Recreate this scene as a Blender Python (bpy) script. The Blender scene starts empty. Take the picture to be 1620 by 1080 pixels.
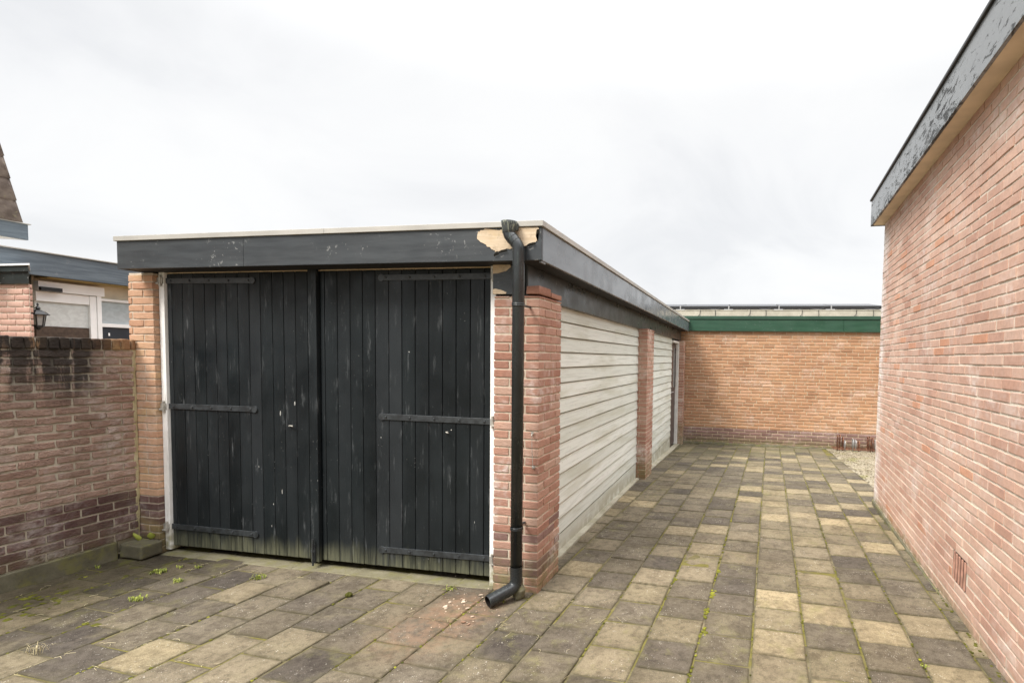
import bpy, math, random
import numpy as np
from mathutils import Vector, Matrix
random.seed(7); RNG = np.random.default_rng(7)
scene = bpy.context.scene
col = scene.collection

# ------------------------------------------------------------------ camera
F, YAW, PIT, ROL = 823.78, -.206, -.05, .0186
CAM = np.array([1.3285, -3.2147, 1.59]); PX, PY = 198.1, 66.55
cy, sy = math.cos(YAW), math.sin(YAW)
fw = np.array([sy, cy, 0]); rt = np.array([cy, -sy, 0]); up = np.array([0, 0, 1.])
cp, sp = math.cos(PIT), math.sin(PIT)
fw, up = fw*cp+up*sp, up*cp-fw*sp
cr, sr = math.cos(ROL), math.sin(ROL)
rt, up = rt*cr+up*sr, up*cr-rt*sr
cam_data = bpy.data.cameras.new('camera')
cam = bpy.data.objects.new('camera', cam_data); col.objects.link(cam)
M = Matrix.Identity(4)
for r in range(3):
    M[r][0], M[r][1], M[r][2], M[r][3] = rt[r], up[r], -fw[r], CAM[r]
cam.matrix_world = M
cam_data.sensor_width = 36; cam_data.sensor_fit = 'HORIZONTAL'
cam_data.lens = 36*F/1620
cam_data.shift_x = -PX/1620; cam_data.shift_y = PY/1620
cam_data.clip_start = .05; cam_data.clip_end = 2000
scene.camera = cam

# ------------------------------------------------------------------ sky, sun, exposure
SUN = Vector((-.36, -.52, .78)).normalized()            # towards the sun
world = bpy.data.worlds.new('World'); scene.world = world; world.use_nodes = True
wn = world.node_tree; wn.nodes.clear(); L = wn.links.new
def W(t, **k):
    n = wn.nodes.new(t)
    for a, b in k.items(): setattr(n, a, b)
    return n
sky = W('ShaderNodeTexSky', sky_type='NISHITA'); sky.sun_disc = False
sky.sun_elevation = math.asin(SUN.z); sky.sun_rotation = math.atan2(SUN.x, SUN.y)
tc = W('ShaderNodeTexCoord'); sx = W('ShaderNodeSeparateXYZ'); L(tc.outputs['Generated'], sx.inputs[0])
# cloud layer seen in perspective: direction divided by height
addz = W('ShaderNodeMath', operation='ADD'); addz.inputs[1].default_value = .22
mz = W('ShaderNodeMath', operation='MAXIMUM'); mz.inputs[1].default_value = 0.0
L(sx.outputs[2], mz.inputs[0]); L(mz.outputs[0], addz.inputs[0])
dx = W('ShaderNodeMath', operation='DIVIDE'); dy = W('ShaderNodeMath', operation='DIVIDE')
L(sx.outputs[0], dx.inputs[0]); L(addz.outputs[0], dx.inputs[1]); L(sx.outputs[1], dy.inputs[0]); L(addz.outputs[0], dy.inputs[1])
cx = W('ShaderNodeCombineXYZ'); L(dx.outputs[0], cx.inputs[0]); L(dy.outputs[0], cx.inputs[1]); cx.inputs[2].default_value = 3.7
n1 = W('ShaderNodeTexNoise'); n1.inputs['Scale'].default_value = 1.15; n1.inputs['Detail'].default_value = 7; n1.inputs['Roughness'].default_value = .55; n1.inputs['Distortion'].default_value = .6
L(cx.outputs[0], n1.inputs['Vector'])
cr1 = W('ShaderNodeValToRGB'); e = cr1.color_ramp.elements
e[0].position = .3; e[0].color = (.865, .872, .885, 1); e[1].position = .62; e[1].color = (1.0, 1.0, .995, 1)
x = e.new(.46); x.color = (.955, .958, .962, 1)
L(n1.outputs[0], cr1.inputs[0])
zen = W('ShaderNodeMapRange', interpolation_type='SMOOTHSTEP'); zen.inputs[1].default_value = .42; zen.inputs[2].default_value = .95; zen.inputs[3].default_value = 7.3; zen.inputs[4].default_value = 36
L(sx.outputs[2], zen.inputs[0])
sc = W('ShaderNodeVectorMath', operation='SCALE'); L(cr1.outputs[0], sc.inputs[0]); L(zen.outputs[0], sc.inputs['Scale'])
mixs = W('ShaderNodeMix', data_type='RGBA'); mixs.inputs[0].default_value = .94
L(sky.outputs[0], mixs.inputs[6]); L(sc.outputs[0], mixs.inputs[7])
bg = W('ShaderNodeBackground'); bg.inputs[1].default_value = .1; L(mixs.outputs[2], bg.inputs[0])
wo = W('ShaderNodeOutputWorld'); L(bg.outputs[0], wo.inputs[0])
sd = bpy.data.lights.new('sun', 'SUN'); sd.energy = 2.9; sd.angle = math.radians(20); sd.color = (1, .955, .88)
so = bpy.data.objects.new('sun', sd); col.objects.link(so); so.rotation_euler = SUN.to_track_quat('Z', 'Y').to_euler()
vs = scene.view_settings
vs.view_transform = 'Standard'; vs.look = 'None'; vs.exposure = 0.5; vs.gamma = 1; vs.use_curve_mapping = False

# ------------------------------------------------------------------ numeric helpers
def vnoise(p, seed=0):
    p = np.asarray(p, float); i = np.floor(p); f = p-i; f = f*f*(3-2*f)
    def h(o):
        q = i+o
        s = np.sin(q[:, 0]*127.1+q[:, 1]*311.7+q[:, 2]*74.7+seed*19.19)*43758.5453
        return s-np.floor(s)
    r = 0
    for a in (0, 1):
        for b in (0, 1):
            for c in (0, 1):
                w = (f[:, 0] if a else 1-f[:, 0])*(f[:, 1] if b else 1-f[:, 1])*(f[:, 2] if c else 1-f[:, 2])
                r = r+w*h(np.array([a, b, c]))
    return r*2-1
def vnoise3(p, freq, seed=0):
    return np.stack([vnoise(p*freq+17.3*k, seed+k) for k in range(3)], 1)

_topo = {}
def topo(nx, ny, nz, skip):
    key = (nx, ny, nz, skip)
    if key in _topo: return _topo[key]
    idx = {}; pts = []; faces = []
    def vid(i, j, k):
        t = (i, j, k)
        if t not in idx: idx[t] = len(pts); pts.append(t)
        return idx[t]
    def face(a, b, c, d): faces.append((vid(*a), vid(*b), vid(*c), vid(*d)))
    for j in range(ny):
        for k in range(nz):
            if '-x' not in skip: face((0, j, k), (0, j, k+1), (0, j+1, k+1), (0, j+1, k))
            if '+x' not in skip: face((nx, j, k), (nx, j+1, k), (nx, j+1, k+1), (nx, j, k+1))
    for i in range(nx):
        for k in range(nz):
            if '-y' not in skip: face((i, 0, k), (i+1, 0, k), (i+1, 0, k+1), (i, 0, k+1))
            if '+y' not in skip: face((i, ny, k), (i, ny, k+1), (i+1, ny, k+1), (i+1, ny, k))
    for i in range(nx):
        for j in range(ny):
            if '-z' not in skip: face((i, j, 0), (i, j+1, 0), (i+1, j+1, 0), (i+1, j, 0))
            if '+z' not in skip: face((i, j, nz), (i+1, j, nz), (i+1, j+1, nz), (i, j+1, nz))
    _topo[key] = (np.array(pts), np.array(faces)); return _topo[key]

class MB:
    """collects shapes that become ONE mesh object"""
    def __init__(s): s.v = []; s.f = []; s.m = []; s.c = []; s.n = 0
    def add(s, v, faces, mat=0, c=(0, 0, 0)):
        v = np.asarray(v, float); s.v.append(v)
        cc = np.asarray(c, float)
        if cc.ndim == 1: cc = np.tile(cc, (len(v), 1))
        s.c.append(cc)
        for f in faces: s.f.append([int(i)+s.n for i in f]); s.m.append(mat)
        s.n += len(v)
    def rbox(s, lo, hi, r=.003, n=(1, 1, 1), amp=0, freq=20, seed=0, mat=0, c=(0, 0, 0), skip=(), xf=None, amp2=0, freq2=60):
        lo = np.minimum(lo, hi).astype(float); hi = np.maximum(lo, np.asarray(hi, float))
        r = min(r, *(.45*(hi-lo)))
        P, Fc = topo(n[0]+2, n[1]+2, n[2]+2, tuple(skip))
        ax = []
        for a in range(3):
            g_ = np.linspace(lo[a]+r, hi[a]-r, n[a]+1)
            if n[a] >= 3:
                e_ = min(r*1.1, .25*(g_[1]-g_[0])*2); inner = np.linspace(g_[0]+e_, g_[-1]-e_, n[a]-1); g_ = np.concatenate([[g_[0]], inner, [g_[-1]]])
            ax.append(np.concatenate([[lo[a]], g_, [hi[a]]]))
        p = np.stack([ax[a][P[:, a]] for a in range(3)], 1)
        q = np.clip(p, lo+r, hi-r); d = p-q; l = np.linalg.norm(d, axis=1)
        w = l > 1e-9; p[w] = q[w]+d[w]/l[w][:, None]*r
        if callable(c): c = c(p)
        if amp: p = p+vnoise3(p, freq, seed)*amp
        if amp2: p = p+vnoise3(p, freq2, seed+5)*amp2
        if xf is not None: p = xf(p)
        s.add(p, Fc, mat, c)
    def box(s, lo, hi, **k):
        k.setdefault('r', .002); s.rbox(np.minimum(lo, hi), np.maximum(lo, hi), **k)
    def grid(s, O, A, B, na, nb, mat=0, c=(0, 0, 0), amp=0, freq=8, N=None, seed=0):
        a = np.linspace(0, 1, na+1); b = np.linspace(0, 1, nb+1)
        aa, bb = np.meshgrid(a, b, indexing='ij')
        p = np.asarray(O, float)+aa.reshape(-1, 1)*np.asarray(A, float)+bb.reshape(-1, 1)*np.asarray(B, float)
        if amp: p = p+np.asarray(N, float)*(vnoise(p*freq, seed)*amp)[:, None]
        fs = [(i*(nb+1)+j, (i+1)*(nb+1)+j, (i+1)*(nb+1)+j+1, i*(nb+1)+j+1) for i in range(na) for j in range(nb)]
        s.add(p, fs, mat, c)
    def tube(s, path, rad, seg=14, mat=0, cap=True, c=(0, 0, 0), open_inner=None):
        path = [Vector(p) for p in path]; n = len(path)
        rad = [rad]*n if not hasattr(rad, '__len__') else rad
        rings = []; ref = None
        for i, p in enumerate(path):
            t = (path[min(i+1, n-1)]-path[max(i-1, 0)]).normalized()
            if ref is None:
                ref = Vector((0, 0, 1)) if abs(t.z) < .9 else Vector((1, 0, 0))
            a = (ref-t*ref.dot(t)).normalized(); b = t.cross(a); ref = a
            rings.append([p+(a*math.cos(q)+b*math.sin(q))*rad[i] for q in [2*math.pi*k/seg for k in range(seg)]])
        v = [tuple(x) for r in rings for x in r]; f = []
        for i in range(n-1):
            for k in range(seg):
                k2 = (k+1) % seg
                f.append((i*seg+k, i*seg+k2, (i+1)*seg+k2, (i+1)*seg+k))
        if cap: f.append(tuple(range(seg))[::-1]); f.append(tuple((n-1)*seg+k for k in range(seg)))
        s.add(v, f, mat, c)
    def poly(s, pts, depth, mat=0, c=(0, 0, 0)):
        """closed prism: pts (3D, planar) pushed along vector depth"""
        n = len(pts); d = np.asarray(depth, float); p = np.asarray(pts, float)
        f = [tuple(range(n)), tuple(range(2*n-1, n-1, -1))]+[(i, (i+1) % n+0, n+(i+1) % n, n+i) for i in range(n)]
        s.add(np.concatenate([p, p+d]), f, mat, c)
    def build(s, name, mats, parent=None, smooth=False):
        me = bpy.data.meshes.new(name)
        me.from_pydata(np.concatenate(s.v).tolist(), [], s.f)
        mats = mats if isinstance(mats, (list, tuple)) else [mats]
        for m in mats: me.materials.append(m)
        me.polygons.foreach_set('material_index', s.m)
        if smooth: me.polygons.foreach_set('use_smooth', [True]*len(s.f))
        ca = me.color_attributes.new('bc', 'FLOAT_COLOR', 'POINT')
        c = np.concatenate(s.c); ca.data.foreach_set('color', np.concatenate([c, np.ones((len(c), 1))], 1).ravel())
        me.update()
        o = bpy.data.objects.new(name, me); col.objects.link(o)
        if parent is not None:
            o.parent = parent; o.matrix_parent_inverse = root_matrix(parent).inverted()
        return o
def root_matrix(o):
    m = Matrix.Translation(o.location) @ o.rotation_euler.to_matrix().to_4x4()
    if o.parent: m = root_matrix(o.parent) @ o.matrix_parent_inverse @ m
    return m
def thing(name, loc, label, cat, group=None):
    o = bpy.data.objects.new(name, None); col.objects.link(o); o.location = loc; o.empty_display_size = .2
    return tag(o, label, cat, group)
def tag(o, label=None, cat=None, group=None, kind=None):
    if label: o['label'] = label
    if cat: o['category'] = cat
    if group: o['group'] = group
    if kind: o['kind'] = kind
    return o

# ------------------------------------------------------------------ material helper
class T:
    def __init__(s, name):
        s.m = bpy.data.materials.new(name); s.m.use_nodes = True; s.t = s.m.node_tree
        s.t.nodes.clear(); s.b = s.N('ShaderNodeBsdfPrincipled'); s.o = s.N('ShaderNodeOutputMaterial')
        s.t.links.new(s.b.outputs[0], s.o.inputs[0]); s._pos = None
    def N(s, t, **k):
        n = s.t.nodes.new(t)
        for a, b in k.items(): setattr(n, a, b)
        return n
    def set(s, sock, v):
        if hasattr(v, 'links') or isinstance(v, bpy.types.NodeSocket): s.t.links.new(v, sock)
        elif v is not None:
            if isinstance(v, (tuple, list)) and len(v) == 3 and sock.type == 'RGBA': v = (*v, 1)
            sock.default_value = v
    def pos(s):
        if s._pos is None: s._pos = s.N('ShaderNodeNewGeometry').outputs['Position']
        return s._pos
    def scaled(s, v3, loc=(0, 0, 0)):
        n = s.N('ShaderNodeMapping'); s.set(n.inputs[0], s.pos()); n.inputs['Scale'].default_value = v3; n.inputs['Location'].default_value = loc
        return n.outputs[0]
    def noise(s, scale=5, detail=4, vec=None, rough=.5, dist=0, color=False):
        n = s.N('ShaderNodeTexNoise'); s.set(n.inputs['Vector'], vec if vec is not None else s.pos())
        n.inputs['Scale'].default_value = scale; n.inputs['Detail'].default_value = detail; n.inputs['Roughness'].default_value = rough; n.inputs['Distortion'].default_value = dist
        return n.outputs[1 if color else 0]
    def voro(s, scale, feature='F1', vec=None, out=0):
        n = s.N('ShaderNodeTexVoronoi', feature=feature); s.set(n.inputs['Vector'], vec if vec is not None else s.pos()); n.inputs['Scale'].default_value = scale
        return n.outputs[out]
    def bc(s):
        a = s.N('ShaderNodeAttribute', attribute_name='bc'); q = s.N('ShaderNodeSeparateColor'); s.set(q.inputs[0], a.outputs['Color'])
        return q.outputs[0], q.outputs[1], q.outputs[2]
    def xyz(s):
        q = s.N('ShaderNodeSeparateXYZ'); s.set(q.inputs[0], s.pos()); return q.outputs
    def ramp(s, fac, stops, interp='LINEAR'):
        n = s.N('ShaderNodeValToRGB'); s.set(n.inputs[0], fac); r = n.color_ramp; r.interpolation = interp
        while len(r.elements) < len(stops): r.elements.new(.5)
        for e_, (p, c) in zip(r.elements, stops):
            e_.position = p; e_.color = (*c, 1) if isinstance(c, (tuple, list)) else (c, c, c, 1)
        return n.outputs[0]
    def mr(s, v, a, b, c=0, d=1, smooth=True):
        n = s.N('ShaderNodeMapRange', interpolation_type='SMOOTHSTEP' if smooth else 'LINEAR'); s.set(n.inputs[0], v)
        for i, q in enumerate((a, b, c, d)): n.inputs[i+1].default_value = q
        return n.outputs[0]
    def mix(s, f, a, b, mode='MIX'):
        n = s.N('ShaderNodeMix', data_type='RGBA', blend_type=mode); s.set(n.inputs[0], f); s.set(n.inputs[6], a); s.set(n.inputs[7], b)
        return n.outputs[2]
    def math(s, op, a, b=0, clamp=False):
        n = s.N('ShaderNodeMath', operation=op, use_clamp=clamp); s.set(n.inputs[0], a); s.set(n.inputs[1], b); return n.outputs[0]
    def mul(s, *a):
        r = a[0]
        for q in a[1:]: r = s.math('MULTIPLY', r, q)
        return r
    def bump(s, h, strength=.5, dist=.002, normal=None):
        n = s.N('ShaderNodeBump'); s.set(n.inputs['Height'], h); n.inputs['Strength'].default_value = strength; n.inputs['Distance'].default_value = dist
        if normal is not None: s.set(n.inputs['Normal'], normal)
        return n.outputs[0]
    def out(s, c, rough=.7, spec=.5, normal=None, metal=0):
        s.set(s.b.inputs['Base Color'], c); s.set(s.b.inputs['Roughness'], rough); s.b.inputs['Specular IOR Level'].default_value = spec
        s.b.inputs['Metallic'].default_value = metal
        if normal is not None: s.set(s.b.inputs['Normal'], normal)
        return s.m
def spot(t, x, y, r0, r1, z=None):
    """1 inside a soft disc at a place on the ground (dirt with a shape of its own)"""
    q = t.xyz()
    dx = t.math('SUBTRACT', q[0], x); dy = t.math('SUBTRACT', q[1], y)
    d = t.math('SQRT', t.math('ADD', t.mul(dx, dx), t.mul(dy, dy)))
    return t.mr(d, r1, r0)

def brick_mat(name, stops, plinth, bloom=0, bloom_edge=None, moss=None, wrinkle=0, streak=None, ochre=None):
    t = T(name); R, G, B = t.bc(); q = t.xyz()
    c = t.ramp(R, stops); p = t.ramp(G, plinth); c = t.mix(B, c, p)
    n = t.noise(38, 5, rough=.65); c = t.mix(t.mr(n, .35, .75, 0, .3), c, t.mix(1, c, (.55, .5, .48), 'MULTIPLY'))
    if wrinkle > 1:
        cn = t.noise(1, 4, vec=t.scaled((11, 11, 34), (5, 2, 3)), dist=1.4, rough=.6); crk = t.mr(t.math('ABSOLUTE', t.math('SUBTRACT', cn, .5)), .022, .004)
        c = t.mix(t.mul(crk, t.mr(t.noise(6, 3), .42, .55), .8), c, t.mix(1, c, (.3, .27, .25), 'MULTIPLY'))
        c = t.mix(t.mr(t.noise(4.5, 5, rough=.7), .45, .68, 0, .42), c, (.235, .19, .145))
    n2 = t.noise(9, 3); c = t.mix(t.mr(n2, .45, .75, 0, .35), c, t.mix(1, c, (1.25, 1.16, 1.08), 'MULTIPLY'))
    n3 = t.noise(.9, 4, rough=.6); c = t.mix(t.mr(n3, .38, .62, 0, 1), t.mix(1, c, (.90, .86, .845), 'MULTIPLY'), t.mix(1, c, (1.06, 1.06, 1.05), 'MULTIPLY'))
    if bloom:   # lime bloom: pale smears
        f = t.mul(t.mr(t.noise(2.6, 5, rough=.65), .48, .72), t.mr(t.noise(24, 4), .3, .65))
        c = t.mix(t.mul(f, bloom), c, (.72, .66, .62))
    if bloom_edge:
        f = t.mul(t.mr(q[1], bloom_edge[0], bloom_edge[1]), t.mr(t.noise(5, 5, rough=.7), .36, .6))
        c = t.mix(t.mul(f, .75), c, (.74, .71, .69))
    if ochre:
        f = t.mul(t.mr(t.noise(3.1, 3), .5, .72), ochre); c = t.mix(f, c, (.46, .33, .14))
    if streak:  # black algae runs from the coping
        vz = t.scaled((1, 11, 1.3)); s1 = t.mr(t.noise(1.0, 6, vec=vz, rough=.68), .37, .50)
        top = t.mr(q[2], streak[1]-.62, streak[1]-.10); zone = t.mul(t.mr(q[1], -.1, -.42), t.mr(q[1], -1.9, -1.3))
        s2 = t.mr(t.noise(2.4, 4, vec=t.scaled((1, 1, .55), (4, 2, 1))), .5, .68)
        f = t.math('ADD', t.mul(s1, top, zone, .95), t.mul(s2, t.mr(q[2], .9, 1.5), .55), True)
        f = t.math('ADD', f, t.mul(zone, t.mr(q[2], streak[1]-.17, streak[1]-.10), .7, t.mr(t.noise(14, 4), .3, .6)), True)
        c = t.mix(t.mul(f, .92), c, (.025, .022, .02))
    if moss:    # green foot of the wall
        f = t.mul(t.mr(q[2], moss[1], moss[0]), t.mr(t.noise(11, 5, rough=.7), .3, .62)); c = t.mix(t.mul(f, moss[2]), c, (.17, .155, .065))
    h = t.math('ADD', t.noise(170, 4, rough=.7), t.mul(t.noise(55, 4), 1.2))
    if wrinkle: h = t.math('ADD', h, t.mul(t.mr(t.noise(1, 3, vec=t.scaled((30, 30, 75)), dist=1.6), .35, .6), wrinkle))
    return t.out(c, .9, .25, t.bump(h, .55, .0022 if wrinkle < 1.1 else .006))
def mortar_mat(name, ca, cb, moss=None, dark=None):
    t = T(name); q = t.xyz(); c = t.mix(t.mr(t.noise(7, 5), .35, .7), ca, cb)
    c = t.mix(t.mr(t.noise(60, 4), .45, .75, 0, .5), c, t.mix(1, c, (.6, .57, .52), 'MULTIPLY'))
    if dark:
        f = t.mul(t.mr(q[2], dark-.55, dark-.08), t.mr(t.noise(1, 6, vec=t.scaled((1, 11, 1.3)), rough=.68), .37, .50), t.mr(q[1], -.12, -.42)); c = t.mix(t.mul(f, .92), c, (.03, .027, .024))
    if moss:
        f = t.mul(t.mr(q[2], moss[1], moss[0]), t.mr(t.noise(13, 5), .3, .6)); c = t.mix(t.mul(f, moss[2]), c, (.16, .15, .06))
    return t.out(c, .95, .2, t.bump(t.noise(140, 4, rough=.7), .6, .003))
def plain(name, c, rough=.5, spec=.5, var=.12, scale=6, bumpd=0, metal=0, bscale=90):
    t = T(name); k = t.mix(t.mr(t.noise(scale, 5), .3, .7), tuple(x*(1-var) for x in c), tuple(min(1, x*(1+var)) for x in c))
    return t.out(k, rough, spec, t.bump(t.noise(bscale, 4), .4, bumpd) if bumpd else None, metal)

RED = [(0, (.31, .16, .115)), (.3, (.375, .205, .152)), (.65, (.43, .26, .20)), (.9, (.47, .32, .25)), (1, (.42, .29, .23))]
PALE = [(0, (.45, .272, .208)), (.25, (.52, .335, .262)), (.6, (.555, .378, .299)), (.88, (.595, .43, .35)), (1, (.54, .285, .185))]
ORNG = [(0, (.33, .185, .11)), (.3, (.41, .235, .14)), (.65, (.455, .265, .155)), (.9, (.51, .315, .21)), (1, (.46, .215, .10))]
LEFT = [(0, (.27, .172, .135)), (.35, (.37, .245, .195)), (.7, (.43, .30, .243)), (1, (.49, .355, .295))]
LPIER = [(0, (.44, .25, .16)), (.4, (.52, .32, .21)), (.75, (.57, .37, .25)), (1, (.50, .27, .17))]
PLIN = [(0, (.105, .06, .055)), (.5, (.14, .08, .07)), (1, (.17, .10, .09))]
PLIN2 = [(0, (.19, .115, .10)), (.5, (.24, .15, .13)), (1, (.28, .18, .155))]
mat = {}
mat['brick_right'] = brick_mat('pale_red_brick', PALE, PLIN2, bloom=.55, bloom_edge=(2.75, 3.12), moss=(.0, .13, .75))
mat['mortar_right'] = mortar_mat('cream_mortar', (.60, .53, .44), (.72, .65, .55), moss=(.0, .10, .9))
mat['brick_garden'] = brick_mat('weathered_brick', LEFT, PLIN, bloom=.5, wrinkle=1.8, streak=(0, 1.62), moss=(.08, .24, .45))
mat['mortar_garden'] = mortar_mat('old_mortar', (.45, .395, .31), (.58, .52, .42), moss=(.0, .2, .6), dark=1.62)
mat['brick_coping'] = brick_mat('coping_brick', [(0, (.12, .07, .045)), (.5, (.24, .14, .08)), (1, (.33, .20, .11))], PLIN, streak=(0, 1.70), wrinkle=1.2, ochre=.5)
mat['brick_pier'] = brick_mat('pier_brick', RED, PLIN2, bloom=.75, wrinkle=.9, moss=(.02, .34, .75))
mat['mortar_pier'] = mortar_mat('pier_mortar', (.50, .42, .33), (.58, .50, .40), moss=(.0, .25, .8))
mat['brick_lpier'] = brick_mat('orange_pier_brick', LPIER, PLIN, bloom=.35, wrinkle=.8, ochre=.55, moss=(.05, .32, .7))
mat['brick_back'] = brick_mat('orange_brick', ORNG, PLIN2, bloom=.3, wrinkle=.7, moss=(-.26, -.02, .85))
mat['mortar_back'] = mortar_mat('sand_mortar', (.52, .43, .30), (.60, .50, .36), moss=(-.26, -.08, .9))
mat['brick_stub'] = brick_mat('house_brick', [(0, (.46, .27, .22)), (.5, (.52, .33, .27)), (1, (.57, .38, .31))], PLIN2)

def door_paint():
    t = T('black_door_paint'); q = t.xyz(); R, G, B = t.bc()
    grain = t.noise(1, 6, vec=t.scaled((70, 70, 3.5)), rough=.65)
    big = t.noise(1, 4, vec=t.scaled((5, 5, 1.3)))
    c = t.mix(t.mr(big, .3, .7), (.0055, .0075, .0086), (.0125, .016, .0178))
    c = t.mix(t.mul(R, .45), c, (.036, .040, .044))
    worn = t.mul(t.mr(t.noise(1, 5, vec=t.scaled((14, 14, 3.2), (3, 1, 7)), rough=.7), .54, .72), t.mr(grain, .44, .64))
    c = t.mix(t.mul(worn, .5), c, (.16, .17, .175))
    sp = t.mul(t.mr(t.noise(75, 2), .71, .78), t.mr(t.noise(3.2, 3), .45, .62)); c = t.mix(t.mul(sp, .7), c, (.4, .4, .38))
    foot = t.mul(t.mr(t.math('ADD', q[2], t.mul(t.math('SUBTRACT', t.noise(1, 4, vec=t.scaled((16, 16, 2))), .5), .22)), .19, .03), t.mr(grain, .25, .62))
    c = t.mix(t.mul(foot, .5), c, (.20, .20, .125))
    h = t.math('ADD', grain, t.mul(t.noise(40, 4), .5))
    return t.out(c, t.mr(t.noise(6, 4), .3, .7, .28, .55), .22, t.bump(h, .6, .0022))
def fascia_paint(name, a, b, rough, scr=.5, stretch=(3, 3, 30), chips=(.62, .70)):
    t = T(name); n = t.noise(1, 5, vec=t.scaled(stretch), rough=.6)
    c = t.mix(t.mr(n, .3, .7), a, b)
    sp = t.mul(t.mr(t.noise(30, 3, dist=.8), *chips), t.mr(t.noise(2.5, 3), .45, .6)); c = t.mix(t.mul(sp, scr), c, (.33, .33, .32))
    return t.out(c, t.mr(t.noise(5, 4), .3, .7, rough-.08, rough+.12), .5, t.bump(t.math('ADD', n, t.mul(t.noise(70, 3), .3)), .35, .0012))
def peel_paint():
    t = T('flaking_grey_paint'); n = t.noise(1, 6, vec=t.scaled((22, 9, 30)), rough=.75, dist=.5)
    q = t.xyz(); low = t.mr(q[2], 3.46, 3.12, .0, .10, False)
    f = t.mr(t.math('ADD', t.math('ADD', n, low), t.mul(t.math('SUBTRACT', t.noise(1.4, 3), .5), .30)), .60, .63); c = t.mix(f, (.165, .176, .182), (.018, .02, .022))
    c = t.mix(t.mr(t.noise(3, 4), .35, .7, 0, .3), c, (.235, .248, .254))
    return t.out(c, t.mr(f, 0, 1, .25, .8), .6, t.bump(t.math('SUBTRACT', 1.0, f), .9, .002))
def siding_paint():
    t = T('weathered_white_siding'); R, G, B = t.bc(); g = t.noise(1, 6, vec=t.scaled((20, 2.2, 65)), rough=.65)
    c = t.mix(R, (.60, .625, .57), (.73, .75, .70)); c = t.mix(t.mr(g, .45, .72, 0, .5), c, (.36, .375, .325))
    c = t.mix(t.mul(t.mr(t.noise(1, 4, vec=t.scaled((6, 1.1, 9))), .48, .7), .5), c, (.43, .43, .33))
    c = t.mix(t.mul(t.mr(t.noise(55, 3), .66, .74), .6), c, (.22, .21, .17))
    q = t.xyz(); c = t.mix(t.mul(t.mr(q[2], .16, -.06), t.mr(t.noise(9, 4), .25, .6), .75), c, (.29, .265, .17))
    return t.out(c, .65, .35, t.bump(t.math('ADD', g, t.mul(t.noise(90, 3), .3)), .5, .0015))
def bare_wood():
    t = T('bare_plywood'); g = t.noise(1, 5, vec=t.scaled((5, 5, 75)), rough=.6, dist=.8)
    c = t.mix(t.mr(g, .3, .72), (.64, .52, .38), (.52, .40, .27)); c = t.mix(t.mr(t.noise(9, 4), .5, .75, 0, .6), c, (.50, .36, .18)); c = t.mix(t.mr(t.noise(22, 5, rough=.7), .5, .72, 0, .6), c, (.28, .22, .16))
    return t.out(c, .8, .3, t.bump(g, .4, .001))
def tile_mat():
    t = T('concrete_paver'); R, G, B = t.bc(); q = t.xyz()
    dark = t.ramp(G, [(0, (.084, .071, .060)), (.5, (.120, .101, .081)), (1, (.160, .136, .103))])
    tan = t.ramp(G, [(0, (.230, .192, .124)), (.5, (.31, .254, .156)), (1, (.395, .320, .196))])
    c = t.mix(R, dark, tan)
    cl = t.noise(6.5, 5, rough=.6); c = t.mix(t.mr(cl, .40, .68, 0, .62), c, t.mix(1, c, (.52, .50, .50), 'MULTIPLY'))
    c = t.mix(t.mr(t.noise(4.2, 4, vec=t.scaled((1, 1, 1), (9, 3, 1))), .52, .72, 0, .5), c, (.235, .20, .13))
    # exposed aggregate
    v = t.voro(110); peb = t.mul(t.mr(v, .34, .18), t.mr(t.noise(40, 3), .53, .62)); amt = t.mr(t.noise(5, 4, vec=t.scaled((1, 1, 1), (2, 8, 4))), .40, .66)
    c = t.mix(t.mul(peb, amt, .85), c, (.70, .67, .60))
    c = t.mix(t.mr(t.noise(26, 5, rough=.75), .42, .68, 0, .55), c, t.mix(1, c, (.48, .46, .44), 'MULTIPLY'))
    v2 = t.voro(230); c = t.mix(t.mul(t.mr(v2, .4, .15), .32), c, t.mix(1, c, (1.75, 1.68, 1.55), 'MULTIPLY'))
    c = t.mix(t.mul(t.mr(v2, .5, .8), .5), c, t.mix(1, c, (.5, .48, .46), 'MULTIPLY'))
    c = t.mix(t.mul(t.mr(t.noise(.75, 4, rough=.6), .42, .66), .4), c, t.mix(1, c, (.62, .59, .55), 'MULTIPLY'))
    # moss and the wall's shade painted in by the garden wall, faint moss elsewhere
    shade_moss = t.mul(t.mr(q[0], -2.2, -3.1), t.mr(q[1], -1.5, -.6)); mn = t.noise(7, 6, rough=.72)
    c = t.mix(t.mul(shade_moss, .80), c, t.mix(1, c, (.36, .36, .32), 'MULTIPLY'))
    c = t.mix(t.mul(t.mr(mn, .56, .66), shade_moss, .75), c, (.085, .085, .012))
    c = t.mix(t.mul(t.mr(mn, .5, .72), t.mr(t.noise(.9, 2), .45, .6), .45), c, (.21, .195, .075))
    far = t.mr(q[1], 5.2, 8.0); c = t.mix(t.mul(far, t.mr(t.noise(3, 5), .38, .62), .6), c, (.15, .14, .075))
    rim = t.mul(B, t.mr(t.noise(24, 5, rough=.7), .25, .62)); c = t.mix(t.mul(rim, .72), c, (.072, .062, .036))
    # rusty wood dust below the downpipe
    f = t.math('ADD', spot(t, -.36, -.30, .05, .34), t.mul(spot(t, -.42, -.62, .05, .42), .7), True)
    c = t.mix(t.mul(f, t.mr(t.noise(16, 5, rough=.7), .32, .66), .72), c, (.27, .165, .105))
    h = t.math('ADD', t.noise(150, 4, rough=.75), t.math('ADD', t.mul(t.mr(v, .35, .1), .5), t.mul(t.noise(28, 4), 1.1)))
    return t.out(c, .92, .2, t.bump(h, .85, .003))
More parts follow.
